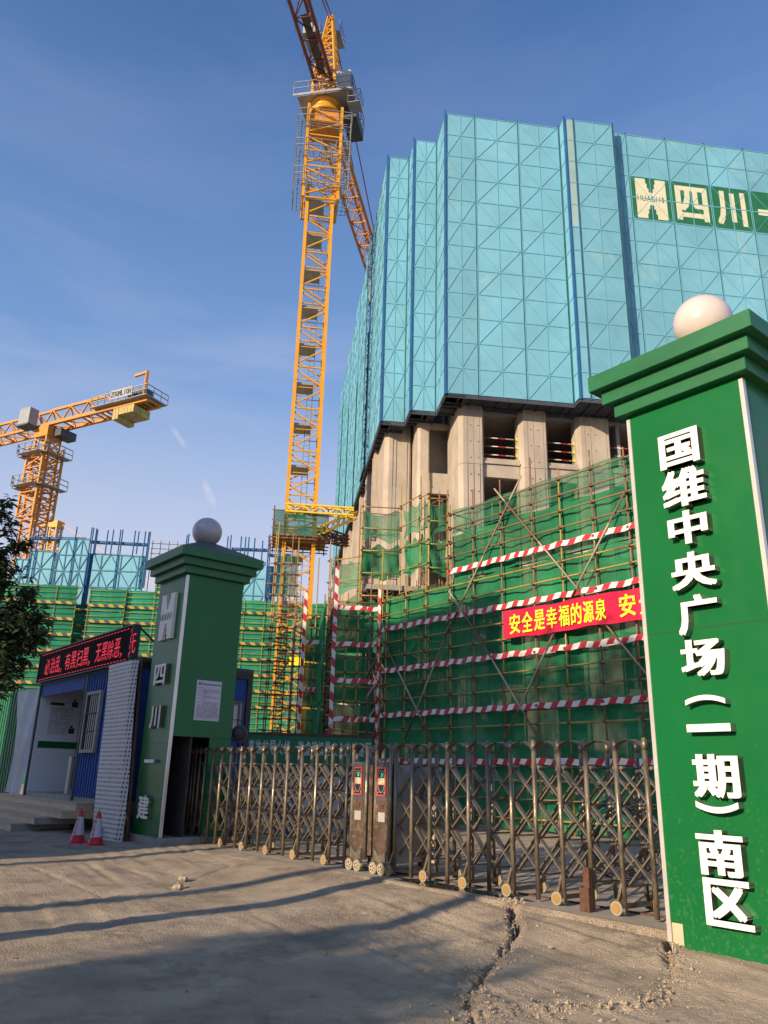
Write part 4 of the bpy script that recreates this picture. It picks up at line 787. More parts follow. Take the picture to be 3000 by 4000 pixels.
# ------------------------------------------------------------------ tower: concrete
tw = thing('tower_building', FB.p(10, 15, 0), 'unfinished concrete tower with bare columns below its turquoise screens', 'building')
ZTOP = 39.0
def chamf(F, a0, a1, b0, b1, c, z0, z1, mb):
    pts = [(a0, b1), (a0, b0+c), (a0+c*.7, b0), (a1-c*.4, b0), (a1, b0+c*.6), (a1, b1)]; mb.plan([tuple(F.p(a, b, 0)[:2]) for a, b in pts][::1], z0, z1)
cols = [(1.0, 2.38), (4.38, 5.97), (7.66, 9.6), (12.6, 14.2), (17.2, 18.8), (22, 23.6)]
for i, (a0, a1) in enumerate(cols):
    mb = MB()
    for k in range(6): z1 = 21.4 - 4.0*k; chamf(FB, a0, a1, 1.0 + (.02 if k % 2 else 0), 4.0 if i == 0 else 1.9, .3, max(0, z1-3.985), z1, mb)
    co = mb.build('column', mConc, tw); mb = MB(); [mb.tube(FB.p(a0+.62+dx, .999, z), FB.p(a0+.62+dx, .988, z), .035, 7) for dx in (0, .42) for z in np.arange(9.2, 21.2, .95)]; mb.build('tie_hole', mDark, co); mb = MB()
    for aa in (a0+.42, a0+.75, a1-.28): mb.box(FB, aa, aa+.02, .985, .999, 0, 21.4)
    mb.build('formwork_joint', mConc2, co)
for (a0, a1) in zip([c[1] for c in cols[:-1]], [c[0] for c in cols[1:]]):
    for k in range(4): mb = MB(); mb.box(FB, a0, a1, 1.25, 1.5, 16.8 - 4.0*k, 17.9 - 4.0*k); mb.box(FB, a0, a1, 1.15, 1.249, 17.55-4.0*k, 17.70-4.0*k); mb.build('spandrel', mConc, tw)
mb = MB()
for k in range(6): mb.box(FB, 1.2, 24, 1.5, 12, 16.9 - 4.0*k, 17.1 - 4.0*k)
mb.box(FB, 1.2, 24, 1.5, 12, 20.6, 20.8); mb.build('floor_slab', mConc2, tw)
mb = MB(); mb.box(FB, 1.3, 24, 7, 7.2, 0, 21); mb.box(FB, 10.2, 10.4, 1.6, 7, 0, 21); mb.box(FB, 5.1, 5.25, 2, 7, 0, 21); mb.build('inner_wall', mConc2, tw)
mb = MB(); chamf(FB, -.84, -.15, 3.4, 6, .2, 0, 17.05, mb); chamf(FB, -.84, -.15, 3.42, 6, .2, 17.06, 21.4, mb); mb.build('column', mConc, tw)
mb = MB()
for k in range(5): mb.box(FB, -.15, 1.0, 3.65, 3.9, 16.8-4*k, 17.75-4*k); mb.box(FB, -.15, 1.0, 3.6, 3.9, 20.5-4*k, 20.8-4*k)
mb.box(FB, -.15, 1.2, 5.0, 5.2, 0, 21.4); mb.build('recess_wall', mConc, tw)
mb = MB(); chamf(FB, -2.5, -.9, 5.1, 38, .35, 0, 17.3, mb); chamf(FB, -2.5, -.9, 5.12, 38, .35, 17.31, 21.4, mb)
for b in (8.2, 8.6, 12, 12.5, 16.5, 21, 25, 30): mb.box(FB, -2.75, -2.5, b, b+.7, 0, 21.4)
wl = mb.build('wall', mConc, tw); mb = MB(); [mb.box(FB, a, a+.02, 5.08, 5.1, 0, 21.4) for a in (-2.05, -1.85, -1.2)]; mb.build('formwork_joint', mConc2, wl)
mb = MB(); mb.box(FB, -1.8, 24, 6.2, 38, 21.5, ZTOP); mb.build('upper_core', mConc2, tw)
mb = MB(); mb.box(FB, -3.8, .9, .75, 5.0, 10.2, 10.45); mb.build('canopy_slab', mConc2, tw)
mb = MB(); mb.box(FB, -3.8, 1.0, 1.8, 2.0, 0, 10.19); mb.build('canopy_shade_sheet', mDark, tw)  # dark sheet standing in for the shade under the canopy slab
for i, (a0, a1) in enumerate(((2.38, 4.38), (5.97, 7.66), (9.6, 12.6))):
    c = FB.p((a0+a1)/2, 1.6, 17.9); gr = thing('guard_rail', c, ['red and white guard rails across the left tower opening', 'red and white guard rails with yellow clips in the middle tower opening', 'guard rails in the tower opening beside the sunlit pillar'][i], 'guard rail', 'guard rails in tower openings')
    for z in (18.25, 18.75, 19.25): mb = MB(); mb.tube(FB.p(a0, 1.6, z), FB.p(a1, 1.6, z), .035, 6); mb.build('rail', mTapeR, gr) if False else mb.build('rail', stripes_rail if 'stripes_rail' in globals() else globals().setdefault('stripes_rail', stripes('rail_stripe', (.45, .015, .03), (.7, .65, .6), .9, 1, 0)), gr)
    mb = MB(); [mb.box(FB, a1-.06, a1, 1.5, 1.7, z-.07, z+.07) for z in (18.25, 18.75, 19.25)]; mb.build('clip', mYel, gr)
# ------------------------------------------------------------------ tower: climbing screens
scr = thing('climbing_screen', FB.p(5, 0, 20.9), 'turquoise perforated climbing screens wrapped around the tower top', 'protective screen')
ZB, ZT_ = 20.95, 39.9; NR = 12; RH = (ZT_-ZB)/NR
def col_panel(F, a0, a1, b, diag=True, zt=ZT_, zb=ZB, faded=None, nr=NR):
    mb = MB(); mb.box(F, a0+.03, a1-.03, b, b+.03, zb, zt)
    o = mb.build('screen_panel', mScreen, scr); fr = MB(); am = (a0+a1)/2; f0, f1 = b-.026, b-.002; rh = (zt-zb)/nr; wfr = .045
    wide = (a1-a0) > .9
    for r_ in range(nr+1):
        z = zb + rh*r_; fr.box(F, a0+.03, a1-.03, f0, f1, max(zb, z-wfr/2-.02), min(zt, z+wfr/2))
    for A in ((a0+.03, a0+.07), (a1-.07, a1-.03)): fr.box(F, A[0], A[1], f0+.006, f1, zb, zt)
    if wide:
        fr.box(F, am-.022, am+.022, f0+.004, f1, zb, zt)
        for r_ in range(nr):
            z0, z1 = zb+rh*r_, zb+rh*(r_+1)
            if r_ % 2: pp = (((a0+.06, z1), (am, z0)), ((a1-.06, z1), (am, z0)))
            else: pp = (((a0+.06, z0), (am, z1)), ((a1-.06, z0), (am, z1)))
            for p0, p1 in pp: fr.bar(F.p(p0[0], b-.012, p0[1]), F.p(p1[0], b-.012, p1[1]), .018, .032, tuple(F.ey))
    fr.build('panel_frame', mFrame, o)
    for (r0, r1) in (faded or ()):
        m2 = MB(); m2.box(F, a0+.075, a1-.075, b-.012, b-.003, zb+rh*r0+.04, zb+rh*r1-.04); m2.build('faded_sheet', mScreenW, o)
def post(F, a, b, z0=ZB-.1, z1=ZT_+.15, w_=.115):
    mb = MB(); mb.box(F, a-w_/2, a+w_/2, b-.08, b+.06, z0, z1); mb.build('rail_post', mBlue if w_ > .11 else mPostD, scr)
FSIDE = lambda u, v: Frame(FB.p(u, v, 0), -7.4)      # a: back, b: left... panels face left so b axis is negated below
class FrameS(Frame):                         # side faces looking left (-u): ex = back direction, ey = +u (into the building)
    def __init__(s, O): s.O = O; s.ex = FB.ey; s.ey = FB.ex; s.ez = np.array([0, 0, 1.])
for a0, a1 in ((.05, 1.84), (1.84, 4.54), (4.54, 7.15)): col_panel(FB, a0, a1, 0)
post(FB, 0.0, 0); post(FB, 1.84, .08, w_=.09); post(FB, 4.54, .08, w_=.09); post(FB, 7.2, -.02, w_=.1)
SB = FrameS(FB.p(7.2, -.75, 0)); col_panel(SB, 0, .72, 0)
col_panel(FB, 7.32, 7.85, -.75, faded=[(7, 9), (9, 10), (10, 11), (11, 12)]); col_panel(FB, 7.85, 10.32, -.75); post(FB, 7.25, -.75); post(FB, 7.85, -.70, w_=.1); post(FB, 10.36, -.72, w_=.08)
mb = MB(); mb.box(FB, 10.33, 10.37, -.7, -.2, ZB, ZT_); mb.build('screen_panel', mScreen, scr)
col_panel(FB, 10.4, 11.46, -.18); 
for k in range(6): col_panel(FB, 11.46+2.62*k, 11.46+2.62*(k+1), -.18); post(FB, 11.46+2.62*k, -.10, w_=.1)
S1 = FrameS(FB.p(0, 0, 0)); col_panel(S1, .05, 2.35, 0)
col_panel(FB, -1.45, -.04, 2.4); post(FB, -1.5, 2.4); post(FB, -.04, 2.42, w_=.08)
S2 = FrameS(FB.p(-1.5, 2.4, 0)); col_panel(S2, .05, 1.65, 0)
col_panel(FB, -2.9, -1.54, 4.1); post(FB, -2.95, 4.1); post(FB, -1.54, 4.12, w_=.08)
S3 = FrameS(FB.p(-2.95, 4.1, 0)); a = .05
for k in range(14):
    col_panel(S3, a, a+2.6, .0 if k < 2 or k % 3 else -.12); post(S3, a+2.62, .05, w_=.07); a += 2.62
mb = MB(); mb.box(FB, -2.9, 27, 41, 41.1, ZB, ZT_); mb.build('screen_panel', mScreen, scr)
# underside decks
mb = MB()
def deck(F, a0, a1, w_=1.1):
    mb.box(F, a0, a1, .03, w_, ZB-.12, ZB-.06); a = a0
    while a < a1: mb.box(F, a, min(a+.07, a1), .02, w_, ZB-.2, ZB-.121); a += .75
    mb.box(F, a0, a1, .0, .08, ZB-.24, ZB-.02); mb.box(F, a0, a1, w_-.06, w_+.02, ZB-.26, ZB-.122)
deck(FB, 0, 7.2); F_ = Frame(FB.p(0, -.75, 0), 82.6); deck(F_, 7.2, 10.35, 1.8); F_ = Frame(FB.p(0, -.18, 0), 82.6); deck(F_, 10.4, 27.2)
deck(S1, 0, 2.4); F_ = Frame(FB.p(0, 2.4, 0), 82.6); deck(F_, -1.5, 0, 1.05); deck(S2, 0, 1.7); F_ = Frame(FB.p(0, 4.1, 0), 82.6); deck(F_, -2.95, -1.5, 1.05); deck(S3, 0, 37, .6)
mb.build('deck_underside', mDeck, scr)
# painted company sign on the right screens
S0 = Frame(FB.p(0, -.18, 0), 82.6); rz = lambda r_: ZB + RH*r_
mb = MB(); mb.box(S0, 11.52, 27, -.009, -.003, rz(8)+.03, rz(10)-.03); sg = mb.build('painted_sign', mSignG, scr)
mt = MB(); mh = MB(); H_logo(mt, mh, S0, 11.80, 13.75, rz(8)+.12, rz(10)-.12, -.015, -.0095, .004)
for ch, a_, w_ in (('四', 14.35, 2.1), ('川', 17.0, 1.95), ('建', 22.4, 2.1)): glyph(mt, ch, S0, a_, a_+w_, rz(8)+.32, rz(10)-.3, -.015, -.0095, .035)
mt.box(S0, 19.75, 21.9, -.015, -.0095, rz(9)-.22, rz(9)+.22); mt.build('sign_characters', mSignW, sg); mh.build('logo_text', mGreyD, sg)
# ------------------------------------------------------------------ lattice helper
def lattice(mb, F, a0, a1, b0, b1, z0, z1, bay, ch=.16, br=.07, zig=True):
    for a in (a0, a1):
        for b in (b0, b1): mb.box(F, a-ch/2, a+ch/2, b-ch/2, b+ch/2, z0, z1)
    n = max(1, int(round((z1-z0)/bay))); h = (z1-z0)/n
    for i in range(n):
        z = z0 + h*i
        for (p, q) in (((a0, b0), (a1, b0)), ((a1, b0), (a1, b1)), ((a1, b1), (a0, b1)), ((a0, b1), (a0, b0))):
            mb.bar(F.p(p[0], p[1], z), F.p(q[0], q[1], z), br); mb.bar(F.p(p[0], p[1], z+h/2), F.p(q[0], q[1], z+h/2), br*.6)
            mb.bar(F.p(p[0], p[1], z+.08*h), F.p(q[0], q[1], z+h*.46), br*1.1); mb.bar(F.p(q[0], q[1], z+.54*h), F.p(p[0], p[1], z+h*.92), br*1.1)
def rail(mb, pts, h=1.1, r=.02):
    for p, q in zip(pts[:-1], pts[1:]):
        p = np.array(p); q = np.array(q); L_ = np.linalg.norm(q-p); n = max(1, int(L_/1.0))
        for z in (h, h*.5): mb.bar(p+[0, 0, z], q+[0, 0, z], r*2)
        for i in range(n+1): c = p + (q-p)*i/n; mb.bar(c, c+[0, 0, h], r*2)
# ------------------------------------------------------------------ main crane
FK = Frame((-5.05, 45.3, 0), 82.6); kr = thing('tower_crane', FK.O, 'tall yellow tower crane standing beside the turquoise screened tower', 'tower crane')
mw_ = .86
mb = MB(); lattice(mb, FK, -mw_, mw_, -mw_, mw_, 0, 40.2, 2.8, .22, .075); mb.build('mast', mCrane, kr)
for k in range(14):
    z = 2.3 + 2.8*k; mb = MB(); mb.box(FK, -.75, .3, -.7, .7, z, z+.05); mb.box(FK, -.75, .75, -.72, -.68, z-.02, z+.12); mb.build('mast_platform', mGrey, kr)
mb = MB(); [mb.bar(FK.p(-.05+dx, .3, 0), FK.p(-.05+dx, .3, 44), .035) for dx in (0, .35)]; z = .3
while z < 44: mb.bar(FK.p(-.05, .3, z), FK.p(.3, .3, z), .025); z += .35
mb.build('ladder', mGrey, kr)
# climbing cage
mb = MB(); c2 = 1.18; lattice(mb, FK, -c2, c2, -c2, c2, 38.6, 46.6, 2.6, .20, .09); mb.build('climbing_cage', mCrane, kr)
mb = MB(); mb.box(FK, -1.0, 1.0, -1.0, 1.0, 45.4, 46.3); mb.build('cage_body', mCraneO, kr)
for k, z in enumerate((39.6, 42.0, 44.6)):
    mb = MB(); w_ = 1.55
    for (a0, a1, b0, b1) in ((-w_-.35, -c2-.12, -w_, w_), (c2+.12, w_+.35, -w_, w_), (-w_, w_, -w_-.2, -c2-.12)):
        for t_a in np.linspace(a0, a1, 3 if a1-a0 < 1 else 8): mb.bar(FK.p(t_a, b0, z), FK.p(t_a, b1, z), .035)
        for t_b in np.linspace(b0, b1, 3 if b1-b0 < 1 else 8): mb.bar(FK.p(a0, t_b, z), FK.p(a1, t_b, z), .035)
    rail(mb, [FK.p(-w_-.35, -w_, z), FK.p(-w_-.35, w_, z), FK.p(-w_-.35, -w_, z), FK.p(-c2, -w_-.2, z), FK.p(w_+.35, -w_-.2, z), FK.p(w_+.35, w_, z)], 1.1, .02)
    mb.build('cage_platform', mGrey, kr)
for sgn_ in (-1, 1):
    mb = MB(); [mb.bar(FK.p(sgn_*(w_+.3), b, 38.6), FK.p(sgn_*(w_+.3), b, 45.7), .04) for b in (-w_, -w_+.7)]; [mb.bar(FK.p(sgn_*(w_+.3), -w_, 38.6+.5*i), FK.p(sgn_*(w_+.3), -w_+.7, 38.6+.5*i), .03) for i in range(15)]; mb.build('side_ladder', mGrey, kr)
# slewing part
mb = MB(); mb.lathe(FK.p(0, 0, 46.6), [(0, 0), (1.15, 0), (1.15, .35), (.9, .4), (.9, .9), (1.1, .95), (1.1, 1.3), (0, 1.3)], 24); mb.build('slewing_ring', mCrane, kr)
JB = 190.8; FJ = Frame(FK.O, JB)             # a: along the jib toward the street, b: to the right of it
ZJ = 49.2
mb = MB(); lattice(mb, FJ, -.8, .8, -.8, .8, 47.9, ZJ+.9, 2.2, .2, .1); mb.build('turret', mCrane, kr)
mb = MB()
for a, b in ((-.8, -.8), (.8, -.8), (.8, .8), (-.8, .8)): mb.bar(FJ.p(a, b, ZJ+.9), FJ.p(a*.12, b*.18, 56.5), .17)
for i in range(8):
    t0, t1 = i/8, (i+1)/8; w0, w1 = .8*(1-t0*.86), .8*(1-t1*.86); z0, z1 = ZJ+.9 + (56.5-ZJ-.9)*t0, ZJ+.9 + (56.5-ZJ-.9)*t1
    for (a, b, c, d_) in ((-1, -1, 1, -1), (1, -1, 1, 1), (1, 1, -1, 1), (-1, 1, -1, -1)): mb.bar(FJ.p(a*w0, b*w0, z0), FJ.p(c*w1, d_*w1, z1), .07); mb.bar(FJ.p(a*w0, b*w0, z0), FJ.p(c*w0, d_*w0, z0), .07)
mb.build('tower_head', mCrane, kr)
mb = MB()
for z in (55.6, 51.8): 
    mb.box(FJ, -2.1, -.5, -1.0, .6, z, z+.05); rail(mb, [FJ.p(-.5, -1.0, z), FJ.p(-2.1, -1.0, z), FJ.p(-2.1, .6, z), FJ.p(-.5, .6, z)], 1.1, .02)
[mb.bar(FJ.p(-.95+.01*i, -.2, 50+.4*i), FJ.p(-.95+.01*i, .2, 50+.4*i), .03) for i in range(15)]; mb.bar(FJ.p(-.95, -.2, 50), FJ.p(-.72, -.2, 56.0), .03); mb.bar(FJ.p(-.95, .2, 50), FJ.p(-.72, .2, 56.0), .03)
mb.build('head_platform', mGrey, kr)
# platform round turret, cab
mb = MB(); mb.box(FJ, -1.2, 1.2, -1.8, 2.3, 47.7, 47.76); rail(mb, [FJ.p(1.4, -2.0, 47.76), FJ.p(1.4, 2.3, 47.76), FJ.p(-2.6, 2.3, 47.76), FJ.p(-2.6, -2., 47.76)], 1.1, .025); mb.box(FJ, 1.36, 1.42, -2.05, 2.35, 47.62, 47.8)
mb.build('turret_platform', mGrey, kr)
mb = MB(); mb.box(FJ, .0, 1.2, 1.05, 2.1, 47.9, 49.6); cb = mb.build('cab', mCab, kr); mb = MB(); mb.box(FJ, .3, 1.1, 2.103, 2.12, 48.5, 49.4); mb.build('cab_window', mGlass, cb)
mb = MB(); mb.box(FJ, -2.6, -.2, 1.2, 2.3, 46.7, 47.6); mb.build('machinery_box', mGreyD, kr)
mb = MB(); mb.box(FJ, .4, 1.4, 2.0, 2.9, 46.4, 46.45); rail(mb, [FJ.p(.4, 2.0, 46.4), FJ.p(1.4, 2.0, 46.4), FJ.p(1.4, 2.9, 46.4), FJ.p(.4, 2.9, 46.4)], 1.1, .02); mb.build('side_platform', mGrey, kr)
# jib (triangular) reaching over the street and counter jib
def tri_jib(F, a0, a1, z, wd, ht, name, mat, root, bay=1.6, ch=.2, up_=1):
    mb = MB(); n = max(1, int(abs(a1-a0)/bay)); A = [a0 + (a1-a0)*i/n for i in range(n+1)]
    for b in (-wd, wd): mb.bar(F.p(a0, b, z), F.p(a1, b, z), ch)
    mb.bar(F.p(a0, 0, z+ht), F.p(a1, 0, z+ht), ch*.9)
    for i in range(n):
        m_ = (A[i]+A[i+1])/2; s_ = 1 if i % 2 else -1
        mb.bar(F.p(A[i], -wd, z), F.p(A[i], wd, z), ch*.4); mb.bar(F.p(A[i], -wd*s_, z), F.p(A[i+1], wd*s_, z), ch*.4)
        for b in (-wd, wd): mb.bar(F.p(A[i], b, z), F.p(m_, 0, z+ht), ch*.4); mb.bar(F.p(m_, 0, z+ht), F.p(A[i+1], b, z), ch*.4)
    mb.build(name, mat, root)
tri_jib(FJ, .9, 25, ZJ, .64, 1.4, 'jib', mCraneJ, kr, 1.7, .2)
mb = MB()
for i in range(26): a = 1.4+1.6*i; mb.bar(FJ.p(a, .05, ZJ+.06), FJ.p(a+1.6, .05, ZJ+.06), .5, .03) if i % 1 == 0 and i < 3 else None
mb.bar(FJ.p(0.9, -.6, ZJ+.1), FJ.p(25, -.6, ZJ+.1), .05); mb.bar(FJ.p(1.0, -.95, ZJ+1.1), FJ.p(25, -.95, ZJ+1.1), .035); [mb.bar(FJ.p(1.0+2*i, -.95, ZJ), FJ.p(1.0+2*i, -.95, ZJ+1.1), .03) for i in range(12)]
mb.build('jib_walkway', mGreyD, kr)
tri_jib(FJ, -.9, -23, ZJ-2.2, .75, .9, 'counter_jib', mCraneO, kr, 1.5, .2)
mb = MB(); mb.box(FJ, -23.5, -20.0, -.8, .8, ZJ-4.8, ZJ-2.4); mb.build('counterweight', mConc2, kr)
mb = MB(); mb.box(FJ, 3.2, 4.8, -.45, .45, ZJ+.15, ZJ+1.0); mb.build('winch', mCab, kr)
mb = MB()
for b in (-.12, .12): mb.tube(FJ.p(0, b, 56.3), FJ.p(17, b, ZJ+1.6), .03, 5); mb.tube(FJ.p(0, b, 56.3), FJ.p(24.5, b, ZJ+1.6), .03, 5)
for b in (-.5, .6): mb.tube(FJ.p(0, b*.3, 55.6), FJ.p(-20.0, b, ZJ-1.9), .05, 5); mb.tube(FJ.p(-6, b*.4, 53.2), FJ.p(-6.9, b*.45, 52.6), .1, 5)
mb.build('pendant_line', mCraneJ, kr)
# wall ties and netted working deck
zk = FK.px(1120, 2025)[1]
mb = MB(); pa = FK.p(-.9, -1.3, zk+.2); 
def truss(mb, p, q, s=.45):
    p = np.array(p); q = np.array(q); d = q-p; L_ = np.linalg.norm(d); n = int(L_/.9); U = np.array([0, 0, s]); Wv = np.cross(d/L_, [0, 0, 1])*s
    for o_ in (U, -U*0, ): pass
    cs = [U/2+Wv/2, U/2-Wv/2, -U/2+Wv/2, -U/2-Wv/2]
    for c in cs: mb.bar(p+c, q+c, .09)
    for i in range(n):
        x0 = p + d*i/n; x1 = p + d*(i+1)/n; xm = (x0+x1)/2
        for c1, c2 in ((0, 2), (1, 3), (0, 1), (2, 3)): mb.bar(x0+cs[c1], xm+cs[c2], .05); mb.bar(xm+cs[c2], x1+cs[c1], .05)
truss(mb, pa, atD(1382, 2003, 44.0)); mb.build('wall_tie', mCraneTie if 'mCraneTie' in globals() else globals().setdefault('mCraneTie', M('tie_yellow', (.72, .46, .02), .5, var=.08)), kr)
mb = MB(); truss(mb, atD(1255, 2070, 43.5), atD(1385, 2015, 45.5)); mb.build('wall_tie', mCraneTie, kr)
mb = MB(); truss(mb, atD(1250, 2075, 44.5), atD(1350, 2110, 46.5)); truss(mb, atD(1250, 2090, 43.5), atD(1350, 2120, 46.5)); mb.build('wall_tie', mRust2, kr)
zd = FK.px(1150, 2120)[1]
mb = MB(); mb.box(FK, -1.55, 1.6, -1.5, 1.5, zd, zd+.05)
for a in np.arange(-1.7, 1.8, .5): mb.bar(FK.p(a, -1.65, zd-.08), FK.p(a, 1.65, zd-.08), .06)
for b in np.arange(-1.5, 1.6, .75): mb.bar(FK.p(-1.8, b, zd-.16), FK.p(1.8, b, zd-.16), .06)
for a in (-1.55, 1.6):
    for b in (-1.5, 1.5): mb.bar(FK.p(a, b, zd-.3), FK.p(a, b, zd+1.75), .06)
for z in (.4, .9, 1.5): 
    for b in (-1.5, 1.5): mb.bar(FK.p(-1.65, b, zd+z), FK.p(1.7, b, zd+z), .05)
mb.build('working_deck', mPoleR, kr)
for b_ in (-1.53, 1.53): mb = MB(); mb.sheet(net_fn(FK, -1.55, 1.6, b_, zd+.05, zd+1.5, .03, 3), 20, 5); mb.build('deck_net', mNetT, kr)
mb = MB(); mb.box(FK, -.15, .75, -1.02, -1.0, 7.1, 7.6); mb.build('mast_sign', mYel, kr)
# ------------------------------------------------------------------ second crane (left)
D2 = 92.; m0 = atD(196, 1674, D2); F2 = Frame((m0[0], m0[1], 0), 118.0); k2 = thing('tower_crane', F2.O, 'orange flat topped tower crane at left with grey counterweight blocks', 'tower crane')
zj2 = float(m0[2]); ztop = zj2 + .2; zc = atD(150, 2000, D2)[2]
mb = MB(); lattice(mb, F2, -.9, .9, -.9, .9, 0, zj2-1.4, 2.5, .24, .12); mb.build('mast', mCraneO, k2)
zc0 = atD(120, 1985, D2)[2]
mb = MB(); lattice(mb, F2, -1.3, 1.3, -1.3, 1.3, zc0-1.2, zc0+7.4, 2.8, .24, .13); mb.build('climbing_cage', mCraneO, k2)
for z in (zc0+2.2, zc0+6.0):
    mb = MB()
    for (a0, a1, b0, b1) in ((-2.4, -1.4, -1.7, 1.7), (1.4, 2.4, -1.7, 1.7), (-1.7, 1.7, -2.4, -1.4)): mb.box(F2, a0, a1, b0, b1, z, z+.08)
    rail(mb, [F2.p(-2.4, 1.7, z), F2.p(-2.4, -1.7, z), F2.p(-1.7, -2.4, z), F2.p(1.7, -2.4, z), F2.p(2.4, -1.7, z), F2.p(2.4, 1.7, z)], 1.2, .04); mb.build('cage_platform', mGrey, k2)
mb = MB(); mb.box(F2, -1.1, 1.1, -1.1, 1.1, zj2-1.4, zj2-.1); mb.build('slewing_ring', mCraneO, k2)
mb = MB(); rs = [0]
def flat_jib(mb, F, a0, a1, z, ht, wd, ch):
    n = int(abs(a1-a0)/2.2); A = [a0+(a1-a0)*i/n for i in range(n+1)]
    for b in (-wd, wd): mb.bar(F.p(a0, b, z), F.p(a1, b, z), ch)
    mb.bar(F.p(a0, 0, z+ht), F.p(a1, 0, z+ht), ch)
    for i in range(n):
        m_ = (A[i]+A[i+1])/2; mb.bar(F.p(A[i], -wd, z), F.p(A[i], wd, z), ch*.5); mb.bar(F.p(A[i], -wd, z), F.p(A[i+1], wd, z), ch*.5)
        for b in (-wd, wd): mb.bar(F.p(A[i], b, z), F.p(A[i], 0, z+ht), ch*.55); mb.bar(F.p(A[i], 0, z+ht), F.p(A[i+1], b, z), ch*.55)
eR = F2.px(603, 1560)[0]
mb = MB(); flat_jib(mb, F2, -26, 0, zj2, 2.2, .9, .26); mb.build('jib', mCraneO, k2)
mb = MB(); flat_jib(mb, F2, 0, eR*.55, zj2, 2.3, .9, .28)
mb.bar(F2.p(eR*.55, 0, zj2+2.3), F2.p(eR*.66, 0, zj2+.4), .2)
for b in (-.9, .9): mb.bar(F2.p(0, b, zj2), F2.p(eR, b, zj2), .36)
[mb.bar(F2.p(eR*(.5+.05*i), -1, zj2), F2.p(eR*(.5+.05*i), 1, zj2), .16) for i in range(11)]; mb.build('counter_jib', mCraneO, k2)
mb = MB(); mb.box(F2, eR*.52, eR, -1.7, -1.0, zj2+.2, zj2+.28); mb.box(F2, eR*.7, eR*1.03, -1.7, 1.5, zj2+.19, zj2+.27); rail(mb, [F2.p(eR*.52, -1.7, zj2+.28), F2.p(eR*1.03, -1.7, zj2+.28), F2.p(eR*1.03, 1.5, zj2+.28)], 1.1, .04); mb.build('walkway', mGrey, k2)
xL, xR = F2.px(470, 1650)[0], F2.px(549, 1650)[0]; zw0 = F2.px(515, 1632)[1]
mb = MB(); n = 7
for i in range(n):
    a = xL + (xR-xL)*i/n; mb.box(F2, a+.02, a+(xR-xL)/n-.03, -1.2, 1.2, zw0 if i >= 2 else zj2-1.6, zj2-.3)
mb.build('counterweight', mCWt if 'mCWt' in globals() else globals().setdefault('mCWt', M('weight_blocks', (.42, .33, .13), .8, var=.3, scale=1.2)), k2)
mb = MB(); mb.box(F2, eR*.80, eR*.95, -.8, .5, zj2+.3, zj2+1.6); mb.build('winch', mGreyD, k2)
mb = MB(); mb.bar(F2.p(eR*.97, -1, zj2), F2.p(eR*.97, -1, zj2+3.4), .28); mb.bar(F2.p(eR*.97, -1, zj2+3.3), F2.p(eR*.86, -1, zj2+3.2), .24); mb.build('hoist_davit', mCraneO, k2)
bx0, bx1 = F2.px(485, 1535)[0], F2.px(568, 1515)[0]; mb = MB(); mb.box(F2, bx0, bx1, -1.78, -1.72, zj2+.5, zj2+1.55); sgn = mb.build('sign_board', mGrey, k2); mt = MB()
for i, ch in enumerate('ZOOMLION'):
    w_ = (bx1-bx0)/8.6; a = bx0 + w_*.3 + w_*i
    glyph(mt, ch, F2, a + (w_*.35 if ch == 'I' else 0), a + (w_*.5 if ch == 'I' else w_*.85), zj2+.72, zj2+1.35, -1.83, -1.785, .01)
mt.build('sign_letters', mGreyD, sgn)
mb = MB(); mb.box(F2, -2.5, -.8, -2.4, -1.2, zj2-.1, zj2+1.9); mb.build('cab', mGrey, k2); mb = MB(); mb.box(F2, -2.7, -.7, -2.5, -1.0, zj2-.3, zj2-.11); mb.build('cab_platform', mGreyD, k2); mb = MB(); mb.box(F2, 1.0, 2.3, -.3, 1.9, zj2-1.3, zj2-.4); mb.build('machinery_box', mGreyD, k2)
# far crane
D3 = 210.; m0 = atD(222, 2050, D3); F3 = Frame((m0[0], m0[1], 0), 110); k3 = thing('tower_crane', F3.O, 'tiny distant yellow crane top rising behind the blue screens', 'tower crane')
z3 = float(m0[2]); mb = MB(); lattice(mb, F3, -1, 1, -1, 1, z3-30, z3-1, 3, .35, .2); mb.build('mast', mCrane, k3)
mb = MB(); mb.box(F3, -1.3, 1.3, -1.3, 1.3, z3-1, z3+.8); mb.bar(F3.p(-1, 0, z3), F3.p(-7, 0, z3+.3), .5); mb.bar(F3.p(0, 0, z3+.8), F3.p(-8, 0, z3+.2), .25); mb.build('head', mCrane, k3)
mb = MB(); mb.box(F3, -3.4, 3.4, -1.8, 1.8, z3-4.5, z3-4.1); mb.build('platform', mGreyD, k3)
mb = MB(); mb.bar(F3.p(1, 0, z3+.3), F3.p(40, 0, z3-22), .16); mb.bar(F3.p(0, 0, z3), F3.p(-50, 0, z3-2), .14); mb.build('line', mCraneO, k3)
